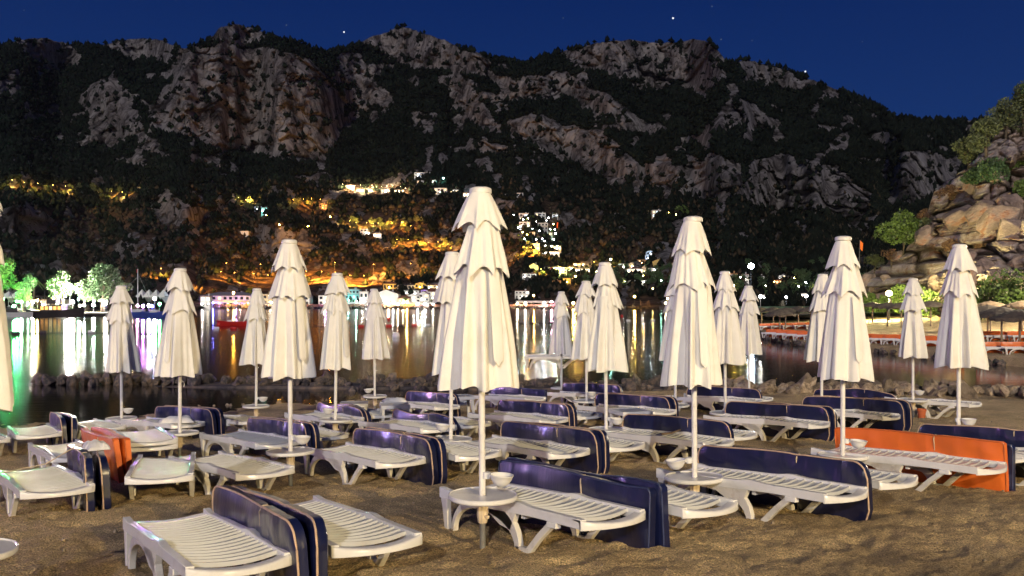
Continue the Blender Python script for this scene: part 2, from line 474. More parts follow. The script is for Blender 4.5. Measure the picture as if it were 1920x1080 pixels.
# ------------------------------------------------------------------ mountains round the bay
SKY = [(-900,165),(-500,140),(-200,110),(0,88),(30,75),(60,70),(110,78),(150,82),(190,85),(240,72),(290,74),(345,90),(370,84),(400,68),(410,52),(440,44),(480,55),(520,72),(560,80),(610,97),(640,90),(680,78),(700,68),(750,51),(790,60),(830,75),(880,92),(920,108),(960,113),(985,118),(1010,108),(1060,96),(1100,86),(1160,74),(1220,80),(1270,79),(1300,72),(1335,79),(1360,112),(1375,120),(1400,112),(1450,122),(1500,138),(1525,150),(1580,170),(1630,190),(1680,216),(1720,223),(1800,227),(1860,225),(1920,223),(2100,235),(2400,262),(2800,300)]
CLIFFS = [
 [(272,250),(300,190),(330,108),(350,92),(420,84),(500,88),(590,118),(648,190),(640,250),(605,298),(520,302),(420,282),(350,255)],
 [(145,190),(170,160),(210,140),(240,165),(266,230),(240,255),(200,282),(180,270),(165,220)],
 [(22,80),(60,66),(110,72),(150,105),(130,130),(60,112)],[(188,90),(250,66),(335,82),(320,116),(250,112)],
 [(392,78),(408,42),(450,38),(500,62),(480,78),(430,88)],
 [(676,80),(700,58),(760,46),(830,73),(922,112),(932,152),(880,142),(800,132),(760,127),(710,97)],
 [(640,95),(680,97),(700,150),(620,160)],
 [(920,150),(950,143),(1060,138),(1110,163),(1160,198),(1235,242),(1190,252),(1120,216),(1070,174),(1000,188),(940,182)],
 [(812,150),(860,128),(900,178),(942,230),(930,252),(880,222)],
 [(955,225),(1000,213),(1060,233),(1130,253),(1200,308),(1212,348),(1160,348),(1100,322),(1010,282),(960,252)],
 [(1045,102),(1100,80),(1170,70),(1260,80),(1290,110),(1300,152),(1240,167),(1180,142),(1090,132)],
 [(1280,78),(1320,66),(1362,108),(1352,152),(1290,162)],[(1378,118),(1450,118),(1524,153),(1500,168),(1400,152)],
 [(1320,252),(1370,184),(1420,203),(1472,236),(1400,242)],
 [(1275,368),(1290,308),(1330,288),(1382,308),(1392,362),(1330,378)],
 [(1388,372),(1400,308),(1460,288),(1530,298),(1580,328),(1634,370),(1622,408),(1500,402),(1420,392)],
 [(1662,382),(1675,288),(1740,278),(1800,298),(1795,345),(1730,378)],
 [(1208,312),(1250,288),(1277,330),(1262,362),(1220,352)],
 [(268,375),(330,368),(400,398),(382,432),(300,422)],
 [(750,488),(780,482),(796,500),(790,518),(755,512)],
 [(478,430),(540,426),(602,468),(562,502),(500,492)],
 [(0,395),(60,385),(110,420),(60,455),(0,440)],
 [(640,170),(700,150),(740,190),(720,220),(640,200)],
]
nu, nt = 1300, 310
us = np.linspace(-820, 2760, nu)
sky = np.interp(us, [p[0] for p in SKY], [p[1] for p in SKY])
sky = sky + 7 * (fbm(us / 22, us * 0, 4, 31) - 0.5) + 3 * (fbm(us / 5, us * 0, 2, 33) - 0.5)
r0 = np.interp(us, [-820, -200, 0, 300, 345, 372, 420, 1180, 1250, 1330, 1400, 1440, 1600, 2760], [120, 150, 172, 180, 230, 385, 390, 390, 335, 215, 140, 105, 105, 105])
zq = 0.75
v0 = HY + (CZ - zq) * F / r0
T = np.linspace(0, 1, nt)
U2, T2 = np.meshgrid(us, T, indexing='ij')
V2 = v0[:, None] + (sky - v0)[:, None] * T2
wu = U2 + 26 * (fbm(U2 / 30, V2 / 30, 4, 41) - 0.5); wv_ = V2 + 26 * (fbm(U2 / 30, V2 / 30, 4, 47) - 0.5)
def inpoly(px, py, poly):
    ins = np.zeros(px.shape, bool); n = len(poly)
    for i in range(n):
        x1, y1 = poly[i]; x2, y2 = poly[(i + 1) % n]
        if y1 == y2: continue
        c = ((y1 > py) != (y2 > py)) & (px < (x2 - x1) * (py - y1) / (y2 - y1) + x1)
        ins ^= c
    return ins
cl = np.zeros(U2.shape)
for P_ in CLIFFS: cl = np.maximum(cl, inpoly(wu, wv_, P_).astype(float))
spots = fbm(U2 / 26, V2 / 20, 5, 51)
cl = np.maximum(cl, np.clip((spots - 0.590) * 12, 0, 1) * (V2 > 120))
pock = fbm(U2 / 8, V2 / 6, 3, 61)
rock = cl * np.clip((0.73 - pock) * 9, 0, 1)
def blur(a, n):
    for _ in range(n):
        a = (a + np.roll(a, 1, 0) + np.roll(a, -1, 0)) / 3
        b = a.copy(); b[:, 1:-1] = (a[:, :-2] + a[:, 1:-1] + a[:, 2:]) / 3; a = b
    return a
cs = blur(cl, 2)
dv = np.abs(np.diff(V2, axis=1))
base_g = np.interp(np.clip((572 - V2[:, :-1]) / 500, 0, 1), [0, 0.04, 0.2, 0.5, 1], [9.0, 3.2, 2.0, 2.7, 3.4])
g = base_g * (1 - 0.86 * cs[:, :-1]) * (0.6 + 0.8 * fbm(U2[:, :-1] / 90, V2[:, :-1] / 60, 3, 71))
rr = r0[:, None] + np.concatenate([np.zeros((nu, 1)), np.cumsum(g * dv, axis=1)], 1)
rs = rr.copy()
k = np.ones(25) / 25
for j in range(nt): rs[:, j] = np.convolve(np.pad(rr[:, j], 12, mode='edge'), k, 'valid')
rr = rs
Zw = (HY - V2) * rr / F; Xw = (U2 - 960) / F * rr
ws = rr / 1000.0
flute = ridged(Xw / 26, Zw / 60, 5, 81)
flute2 = ridged(Xw / 75 + Zw / 120, Zw / 90, 3, 86)
bumps = fbm(Xw / 12, rr / 14, 4, 83)
lump = fbm(Xw / 160, rr / 160, 4, 85)
far = np.clip((rr - 430) / 250, 0, 1)
crag1, crag2, cid_, tlt = worley_tilt(Xw / 38 + 1.2 * fbm(Xw / 40, Zw / 40, 3, 77), Zw / 55 + Xw / 160, 79)
kr1, kr2, kid, ktl = worley_tilt(Xw / 13 + 1.0 * fbm(Xw / 14, Zw / 14, 3, 177), Zw / 21, 179)
dr = cs * (-14 * (flute - 0.5) - 20 * (flute2 - 0.6) + 9 * tlt + 9 * (cid_ - .5) + 10 * np.exp(-((crag2 - crag1) / .08) ** 2) + 9 * ktl + 7 * (kid - .5) + 4 * np.exp(-((kr2 - kr1) / .1) ** 2) - 9 * (ridged(Xw / 11, Zw / 17, 3, 88) - 0.5)) + (1 - cs) * (10 * (bumps - 0.5)) + 34 * (lump - 0.5) * far
dr = dr * np.clip((rr - r0[:, None]) / 120, 0, 1)
rr = rr + dr
# back of the ridge
nb = 7
def stack_back(A, f): return np.concatenate([A] + [f(k)[:, None] for k in range(1, nb + 1)], 1)
rend = rr[:, -1]; vend = V2[:, -1]
Zend = (HY - vend) * rend / F + CZ
RR = stack_back(rr, lambda k: rend + 45 * k)
ZZ = stack_back(CZ + (HY - V2) * rr / F, lambda k: Zend - 22 * k - 3 * k * k)
# front edge goes down below the water
UU = stack_back(U2, lambda k: us)
RR = np.concatenate([r0[:, None] - 3.0, RR], 1); ZZ = np.concatenate([np.full((nu, 1), -1.0), ZZ], 1); UU = np.concatenate([us[:, None], UU], 1)
XX = (UU - 960) / F * RR
me = np_mesh('mountains', np.stack([XX, RR, ZZ], 2).reshape(-1, 3), grid_quads(nu, nt + nb + 1, flip=True))
padr = np.concatenate([np.zeros((nu, 1)), rock, np.zeros((nu, nb))], 1)
soil = ((U2 > 380) & (U2 < 860) & (V2 > 425)) | ((U2 > 620) & (U2 < 930) & (V2 > 368) & (V2 < 425)) | ((U2 > 1080) & (U2 < 1300) & (V2 > 515))
soil = soil | ((U2 > 0) & (U2 < 400) & (V2 > 440)) | ((U2 > 1020) & (U2 < 1130) & (V2 > 370) & (V2 < 460))
soil = soil | ((U2 > -300) & (U2 < 980) & (V2 > 392)) | ((U2 > 1060) & (U2 < 1340) & (V2 > 440))
soil = blur(soil.astype(float), 8) * np.clip((fbm(U2 / 14, V2 / 8, 4, 91) - 0.42) * 5, 0, 1)
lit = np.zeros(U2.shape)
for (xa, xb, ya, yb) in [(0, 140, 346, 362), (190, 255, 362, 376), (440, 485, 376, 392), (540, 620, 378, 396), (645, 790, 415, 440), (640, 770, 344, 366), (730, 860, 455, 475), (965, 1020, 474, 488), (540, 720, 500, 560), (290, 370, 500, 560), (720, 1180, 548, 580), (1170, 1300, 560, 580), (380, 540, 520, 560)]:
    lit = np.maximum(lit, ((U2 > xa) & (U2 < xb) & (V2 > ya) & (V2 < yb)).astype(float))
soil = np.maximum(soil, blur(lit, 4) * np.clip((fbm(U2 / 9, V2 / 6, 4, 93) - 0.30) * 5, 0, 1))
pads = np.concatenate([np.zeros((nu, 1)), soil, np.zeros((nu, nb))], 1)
attr(me, 'rock', padr); attr(me, 'soil', pads)

def mountain_mat():
    m, nt_, p = nodes('mountain_ground'); L = nt_.links
    t = nt_.nodes.new('ShaderNodeTexCoord')
    ar = nt_.nodes.new('ShaderNodeAttribute'); ar.attribute_name = 'rock'
    as_ = nt_.nodes.new('ShaderNodeAttribute'); as_.attribute_name = 'soil'
    def noise(scale, det=6, rough=0.65, vec=None):
        n = nt_.nodes.new('ShaderNodeTexNoise'); n.inputs['Scale'].default_value = scale; n.inputs['Detail'].default_value = det; n.inputs['Roughness'].default_value = rough
        L.new(vec or t.outputs['Object'], n.inputs['Vector']); return n
    mp = nt_.nodes.new('ShaderNodeMapping'); mp.inputs['Scale'].default_value = (1, 1, 0.35); L.new(t.outputs['Object'], mp.inputs[0])
    n1 = noise(0.035, 8, 0.7, mp.outputs[0])
    r1 = nt_.nodes.new('ShaderNodeValToRGB'); e = r1.color_ramp.elements
    e[0].position = 0.38; e[0].color = (0.07, 0.06, 0.06, 1); e[1].position = 0.64; e[1].color = (0.62, 0.58, 0.56, 1)
    k = e.new(0.5); k.color = (0.37, 0.335, 0.325, 1)
    L.new(n1.outputs[0], r1.inputs[0])
    nd_ = noise(0.05, 4, 0.6)
    vm = nt_.nodes.new('ShaderNodeVectorMath'); vm.operation = 'MULTIPLY_ADD'; L.new(nd_.outputs['Color'], vm.inputs[0]); vm.inputs[1].default_value = (22, 22, 22); L.new(mp.outputs[0], vm.inputs[2])
    vo = nt_.nodes.new('ShaderNodeTexVoronoi'); vo.feature = 'DISTANCE_TO_EDGE'; vo.inputs['Scale'].default_value = 0.055; L.new(vm.outputs[0], vo.inputs['Vector'])
    mrv = nt_.nodes.new('ShaderNodeMapRange'); mrv.inputs['From Min'].default_value = 0.0; mrv.inputs['From Max'].default_value = 0.10; mrv.inputs['To Min'].default_value = 0.40; L.new(vo.outputs['Distance'], mrv.inputs[0])
    crk = nt_.nodes.new('ShaderNodeVectorMath'); crk.operation = 'SCALE'; L.new(r1.outputs[0], crk.inputs[0]); L.new(mrv.outputs[0], crk.inputs['Scale'])
    n2 = noise(0.09, 4)
    r2 = nt_.nodes.new('ShaderNodeValToRGB'); e = r2.color_ramp.elements
    e[0].position = 0.35; e[0].color = (0.010, 0.014, 0.010, 1); e[1].position = 0.7; e[1].color = (0.030, 0.036, 0.022, 1)
    L.new(n2.outputs[0], r2.inputs[0])
    n3 = noise(0.12, 5)
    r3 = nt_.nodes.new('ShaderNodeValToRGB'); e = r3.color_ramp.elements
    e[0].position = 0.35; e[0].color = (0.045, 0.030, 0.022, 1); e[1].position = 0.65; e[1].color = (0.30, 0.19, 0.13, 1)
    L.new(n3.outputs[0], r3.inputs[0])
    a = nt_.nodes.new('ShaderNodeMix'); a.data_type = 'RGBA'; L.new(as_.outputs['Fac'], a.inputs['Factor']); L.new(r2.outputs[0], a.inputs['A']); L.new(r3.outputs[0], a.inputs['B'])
    # broken edge between rock and scrub
    n4 = noise(0.16, 5, 0.7)
    ma = nt_.nodes.new('ShaderNodeMath'); ma.operation = 'MULTIPLY_ADD'; L.new(n4.outputs[0], ma.inputs[0]); ma.inputs[1].default_value = 1.4; L.new(ar.outputs['Fac'], ma.inputs[2])
    mr = nt_.nodes.new('ShaderNodeMapRange'); mr.inputs['From Min'].default_value = 1.10; mr.inputs['From Max'].default_value = 1.35; L.new(ma.outputs[0], mr.inputs[0])
    b = nt_.nodes.new('ShaderNodeMix'); b.data_type = 'RGBA'; L.new(mr.outputs[0], b.inputs['Factor']); L.new(a.outputs['Result'], b.inputs['A']); L.new(crk.outputs[0], b.inputs['B'])
    L.new(b.outputs['Result'], p.inputs['Base Color'])
    p.inputs['Roughness'].default_value = 0.95; p.inputs['Specular IOR Level'].default_value = 0.05
    n5 = noise(0.10, 10, 0.8, mp.outputs[0])
    bp = nt_.nodes.new('ShaderNodeBump'); bp.inputs['Strength'].default_value = 1.0; bp.inputs['Distance'].default_value = 16.0
    L.new(n5.outputs[0], bp.inputs['Height']); L.new(bp.outputs[0], p.inputs['Normal'])
    return m
me.materials.append(mountain_mat())
tag(link('mountains', me), kind='structure')

def hill(px, v):
    "world point of the mountain side seen at (px, v) of the photograph, and its distance"
    fu = (px - us[0]) / (us[1] - us[0]); i = int(min(max(fu, 0), nu - 2))
    vv = V2[i]; j = int(np.argmin(np.abs(vv - v)))
    r = float(rr[i, j])
    return Vector(((px - 960) / F * r, r, CZ + (HY - float(vv[j])) * r / F)), r

# scrub and pines covering the slopes: tens of thousands, one mass
ico = bmesh.new(); bmesh.ops.create_icosphere(ico, subdivisions=1, radius=1.0)
ico.free()
IV = np.array([(1,0,0),(0,1,0),(-1,0,0),(0,-1,0),(0,0,1.35),(0,0,-0.8)], float); IF = np.array([(0,1,4),(1,2,4),(2,3,4),(3,0,4),(1,0,5),(2,1,5),(3,2,5),(0,3,5)])
def scatter(name, n, sel, smin, smax, matl, seed, tall=1.3):
    rs_ = np.random.RandomState(seed)
    idx = np.argwhere(sel)
    pick = idx[rs_.randint(0, len(idx), n)]
    i, j = pick[:, 0], pick[:, 1]
    r = rr[i, j]; v = V2[i, j]
    x = (U2[i, j] - 960) / F * r + rs_.uniform(-1, 1, n) * r * 0.002; z = CZ + (HY - v) * r / F
    s = rs_.uniform(smin, smax, n) * (0.35 + r / 1400.0)
    P = np.stack([x, r - 0.5, z + s * 0.5], 1)
    jit = rs_.uniform(0.6, 1.3, (n, len(IV), 1))
    Vv = IV[None] * jit * np.stack([s, s, s * rs_.uniform(0.8, tall, n)], 1)[:, None, :] + P[:, None, :]
    Ff = IF[None] + (np.arange(n) * len(IV))[:, None, None]
    o = link(name, np_mesh(name, Vv.reshape(-1, 3), Ff.reshape(-1, 3), smooth=False, mat=matl))
    return o
M['scrub'] = mat('hillside_scrub', (0.009, 0.013, 0.009), rough=0.95, var=0.7, vscale=0.05, spec=0.05)
veg = (rock < 0.15) & (U2 > -500) & (U2 < 2500) & (rr > r0[:, None] + 35)
tag(scatter('mountain_forest', 80000, veg & (soil < 0.2), 1.5, 3.1, M['scrub'], 3), 'dark pines and scrub covering the mountain slopes', 'forest', kind='stuff')
M['scrub_low'] = mat('lower_scrub', (0.060, 0.045, 0.028), rough=0.95, var=0.6, vscale=0.08, spec=0.05)
tag(scatter('hillside_bushes', 4500, (rock < 0.3) & (lit < 0.5) & (V2 > 340) & (U2 > -300) & (U2 < 1650) & (rr > r0[:, None] + 30), 1.3, 2.8, M['scrub_low'], 5), 'low bushes dotted over the lower hillside above the town', 'bushes', kind='stuff')

# pebbles and crumbs on the sand
rs_ = np.random.RandomState(4); n = 1800
py = 3.4 + 14 * rs_.random_sample(n) ** 1.6; pxx = py * rs_.uniform(-.6, .6, n); s = rs_.uniform(.004, .010, n) * (1 + 1.2 * (rs_.random_sample(n) > .96))
ii = np.clip(np.round((np.log(py / 2.6) / math.log(31.0 / 2.6)) * (len(dd) - 1)).astype(int), 0, len(dd) - 1); jj = np.clip(np.round((pxx / py - uu[0]) / (uu[1] - uu[0])).astype(int), 0, len(uu) - 1)
P_ = np.stack([pxx, py, Z[ii, jj] + s * .3], 1)
Vv = IV[None] * rs_.uniform(.6, 1.3, (n, len(IV), 1)) * s[:, None, None] + P_[:, None, :]
Ff = IF[None] + (np.arange(n) * len(IV))[:, None, None]
M['pebble'] = mat('pebbles', (.26, .20, .13), rough=.8, var=.7, vscale=9)
tag(link('pebbles', np_mesh('pebbles', Vv.reshape(-1, 3), Ff.reshape(-1, 3), smooth=False, mat=M['pebble'])), 'small pebbles and crumbs strewn over the sand', 'pebbles', kind='stuff')
# ------------------------------------------------------------------ where the parasols stand
PARASOLS = [
 (905, 350, 930, 1, 0, 'tallest closed cream parasol in the centre foreground with a round table on its pole'),
 (1303, 405, 896, -1, 1, 'second tallest closed parasol, its ashtray bowl on the left of the pole'),
 (1580, 442, 855, 1, 2, 'closed parasol standing in front of the orange mattress'),
 (1797, 457, 812, 1, 3, 'rightmost closed parasol with its bowl over the cut off navy mattress'),
 (545, 448, 847, 1, 4, 'biggest closed parasol left of the tallest one, pole in front of violet mattresses'),
 (337, 502, 812, 0, 5, 'closed parasol whose pole stands before the pink shining mattress pair'),
 (228, 535, 785, 1, 0, 'small closed parasol at the edge of the rock pool, leftmost with a whole pole'),
 (480, 540, 762, 1, 1, 'small closed parasol at the pool just left of the biggest left one'),
 (628, 511, 788, -1, 2, 'closed parasol right of the biggest left one, bowl left of its pole'),
 (703, 541, 743, -1, 3, 'short closed parasol standing alone before the breakwater and yellow reflections'),
 (845, 471, 824, -1, 4, 'closed parasol half hidden behind the left side of the tallest one'),
 (1053, 546, 728, 0, 5, 'shortest closed parasol, right of the tallest one, nearest the breakwater'),
 (1100, 526, 752, 1, 0, 'slim closed parasol between the shortest one and the one with dark hem openings'),
 (1137, 491, 806, 1, 1, 'closed parasol midway between the tallest and the second tallest, dark gaps under its hems'),
 (1360, 508, 775, 1, 2, 'closed parasol peeping out behind the right side of the second tallest one'),
 (1405, 535, 733, 0, 3, 'small closed parasol left of the far beach with thatched sunshades'),
 (1540, 513, 765, 1, 4, 'closed parasol half hidden behind the left side of the one before the orange mattress'),
 (1712, 521, 750, 1, 5, 'closed parasol with a lilac left side left of the rightmost one'),
 (1266, 520, 760, -1, 2, 'closed parasol almost hidden behind the left side of the second tallest one'),
 (-61, 281, 1035, 0, 3, 'closed parasol cut by the left edge, only its right side in view'),
]
POLES = [((px - 960) / F * 3923.0 / (yb - yt), 3923.0 / (yb - yt)) for px, yt, yb, *_ in PARASOLS]

# ------------------------------------------------------------------ sun loungers
LL, LW, LH = 1.80, 0.60, 0.285
def deck_z(x, y):
    t = (y / LW) * 2 - 1
    return LH - 0.030 * (1 - t * t) + 0.012 * math.sin(math.pi * min(max(x / LL, 0), 1))
def end_x(y):
    "the foot end is rounded outwards"
    t = (y / LW) * 2 - 1
    return LL - 0.085 * t * t

def slat_mesh(x0, wide, last=False):
    m = MB(); n = 9
    ys_ = [0.035 + (LW - 0.07) * k / n for k in range(n + 1)]
    v = []
    for y in ys_:
        t = (y / LW) * 2 - 1
        bow = -0.045 * t * t
        xa = x0 + bow; xb = x0 + wide + bow
        z = deck_z(x0, y)
        rb_ = 0.013 * min(1.0, max(0.0, (1 - abs(t)) / 0.16)) ** 0.5
        v += [(xa, y, z - 0.014), (xa, y, z), (xb - 0.014, y, z - 0.002), (xb - 0.011, y, z + rb_), (xb - 0.001, y, z + rb_), (xb, y, z - 0.014)]
    f = []
    for k in range(n):
        a = k * 6; b = a + 6
        for q in range(6):
            q2 = (q + 1) % 6
            f.append((a + q, a + q2, b + q2, b + q))
    f.append(tuple(range(5, -1, -1))); f.append(tuple(n * 6 + q for q in range(6)))
    m.add(v, f)
    return m

def strip(m, path, width, y0, y1):
    "bar that follows a path in the x-z plane"
    top, bot = [], []
    n = len(path)
    for i, (x, z) in enumerate(path):
        xa, za = path[max(i - 1, 0)]; xb, zb = path[min(i + 1, n - 1)]
        d = math.hypot(xb - xa, zb - za) or 1
        nx, nz = -(zb - za) / d, (xb - xa) / d
        w = width[i] if isinstance(width, (list, tuple)) else width
        top.append((x + nx * w / 2, z + nz * w / 2)); bot.append((x - nx * w / 2, z - nz * w / 2))
    m.extrude_xz(top, bot, y0, y1)

def rail_mb():
    m = MB()
    n = 26
    for side in (0, 1):
        y0, y1 = (0.0, 0.05) if side == 0 else (LW - 0.05, LW)
        top, bot = [], []
        for k in range(n + 1):
            x = -0.02 + (end_x(0) + 0.02) * k / n
            h = deck_z(x, 0) + 0.012 + 0.018 * math.exp(-((x - 1.02) / 0.10) ** 2) + 0.02 * math.exp(-(x / 0.06) ** 2)
            top.append((x, h)); bot.append((x, LH - 0.055 + 0.012 * math.exp(-((x - 1.2) / 0.4) ** 2)))
        m.extrude_xz(top, bot, y0, y1)
    # head bar
    v = []; n = 10
    for k in range(n + 1):
        y = 0.05 + (LW - 0.10) * k / n; z = deck_z(0, y) + 0.008
        v += [(-0.02, y, z - 0.05), (-0.02, y, z), (0.07, y, z), (0.07, y, z - 0.05)]
    f = []
    for k in range(n):
        a = k * 4; b = a + 4
        for q in range(4): f.append((a + q, a + (q + 1) % 4, b + (q + 1) % 4, b + q))
    m.add(v, f)
    # rounded foot bar
    v = []; n = 16
    for k in range(n + 1):
        y = LW * k / n; x = end_x(y); z = deck_z(LL, y) + 0.008
        if k in (0, n): z = deck_z(LL, y) + 0.012
        v += [(x - 0.085, y, z), (x - 0.006, y, z), (x + 0.006, y, z - 0.010), (x + 0.004, y, LH - 0.060), (x - 0.012, y, LH - 0.062), (x - 0.02, y, z - 0.02), (x - 0.085, y, z - 0.012)]
    f = []
    for k in range(n):
        a = k * 7; b = a + 7
        for q in range(7): f.append((a + q, a + (q + 1) % 7, b + (q + 1) % 7, b + q))
    f.append(tuple(range(6, -1, -1))); f.append(tuple(n * 7 + q for q in range(7)))
    m.add(v, f)
    # joint blocks under the rail
    for y0 in (-0.006, LW - 0.044): m.box(1.36, 1.46, y0, y0 + 0.05, LH - 0.085, LH - 0.045)
    m.box(1.0, 1.04, 0.05, LW - 0.05, LH - 0.085, LH - 0.05)
    return m

def head_leg_mb(side):
    m = MB(); y0, y1 = (0.004, 0.046) if side == 0 else (LW - 0.046, LW - 0.004)
    m.extrude_xz([(-0.018, LH - 0.02), (0.015, 0.15), (0.045, -0.03)], [(0.085, LH - 0.02), (0.085, 0.15), (0.095, -0.03)], y0, y1)
    return m
def arch_leg_mb(side):
    m = MB(); y0, y1 = (0.002, 0.048) if side == 0 else (LW - 0.048, LW - 0.002)
    path = []; w = []
    for k in range(19):
        t = k / 18.0
        a = math.pi * (1 - t)
        x = 0.56 + 0.40 * math.cos(a) * (1.0 if t < 0.5 else 1.12)
        z = -0.03 + 0.285 * math.sin(a) ** 0.85 if 0 < t < 1 else -0.03
        path.append((x, z)); w.append(0.040 + 0.050 * math.sin(math.pi * min(1, max(0, (t - 0.15) / 0.85))) ** 1.0 + (0.012 if t > 0.5 else 0))
    strip(m, path, w, y0, y1)
    m.extrude_xz([(0.66, LH - 0.03), (0.80, LH - 0.03), (1.00, LH - 0.04)], [(0.66, 0.20), (0.80, 0.13), (0.93, 0.11)], y0, y1)
    m.box(0.985, 1.14, y0, y1, -0.03, 0.012)
    return m
def strut_mb(side):
    m = MB(); y0, y1 = (0.004, 0.046) if side == 0 else (LW - 0.046, LW - 0.004)
    strip(m, [(1.115, -0.02), (1.26, 0.12), (1.405, LH - 0.05)], [0.052, 0.048, 0.052], y0, y1)
    # hollow back of the moulding
    return m

PITCH = 0.0835; NS = 18
def make_lounger(detailed):
    root = empty('sun_lounger')
    if detailed:
        for k in range(NS):
            x0 = 0.085 + PITCH * k + (0.03 if k > 10 else 0)
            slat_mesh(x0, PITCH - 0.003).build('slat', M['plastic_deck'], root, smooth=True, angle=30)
    else:
        m = MB()
        for k in range(NS):
            q = slat_mesh(0.085 + PITCH * k + (0.03 if k > 10 else 0), PITCH - 0.003)
            m.add(q.v, q.f)
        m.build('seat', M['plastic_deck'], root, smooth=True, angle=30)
    rail_mb().build('frame', M['plastic'], root, smooth=True, angle=35, bevel=0.003)
    for s_ in (0, 1):
        head_leg_mb(s_).build('leg', M['plastic_leg'], root, smooth=True, angle=35, bevel=0.004)
        arch_leg_mb(s_).build('arched_leg', M['plastic_leg'], root, smooth=True, angle=35, bevel=0.004)
        strut_mb(s_).build('strut', M['plastic_leg'], root, smooth=True, angle=35, bevel=0.004)
    reg(root)
    return root
protoN = make_lounger(True); protoF = make_lounger(False)
used_proto = {}

def lounger_at(p_foot_near, yaw, label, near=True, z=0.0, tilt=0.0, roll=0.0):
    "p_foot_near: x, y of the near corner of the foot end; yaw: direction head to foot"
    pr = protoN if near else protoF
    if pr.name in used_proto: o = copy_tree(pr)
    else: o = pr; used_proto[pr.name] = 1
    dx, dy = math.cos(yaw), math.sin(yaw)
    hx, hy = p_foot_near[0] - dx * (LL - 0.06), p_foot_near[1] - dy * (LL - 0.06)
    cx, cy = (hx + p_foot_near[0]) / 2 - dy * LW / 2 * 1, (hy + p_foot_near[1]) / 2 + dx * LW / 2
    zc = float(G(cx, cy)); 
    sl = (float(G(p_foot_near[0], p_foot_near[1])) - float(G(hx, hy))) / LL
    ux, uy = -dy, dx
    sr = (float(G(cx + ux * .3, cy + uy * .3)) - float(G(cx - ux * .3, cy - uy * .3))) / 0.6
    zh = float(G(hx, hy))
    o.location = (hx, hy, zh + z - 0.005)
    o.rotation_euler = (math.atan(sr) + roll, -math.atan(sl) + tilt, yaw)
    tag(o, label, 'sun lounger', 'white plastic sun loungers set out on the beach')
    return Vector((hx, hy, zh)), Vector((dx, dy, 0)), Vector((ux, uy, 0))

def foot_from_px(px, py): 
    return at(px, py, LH)

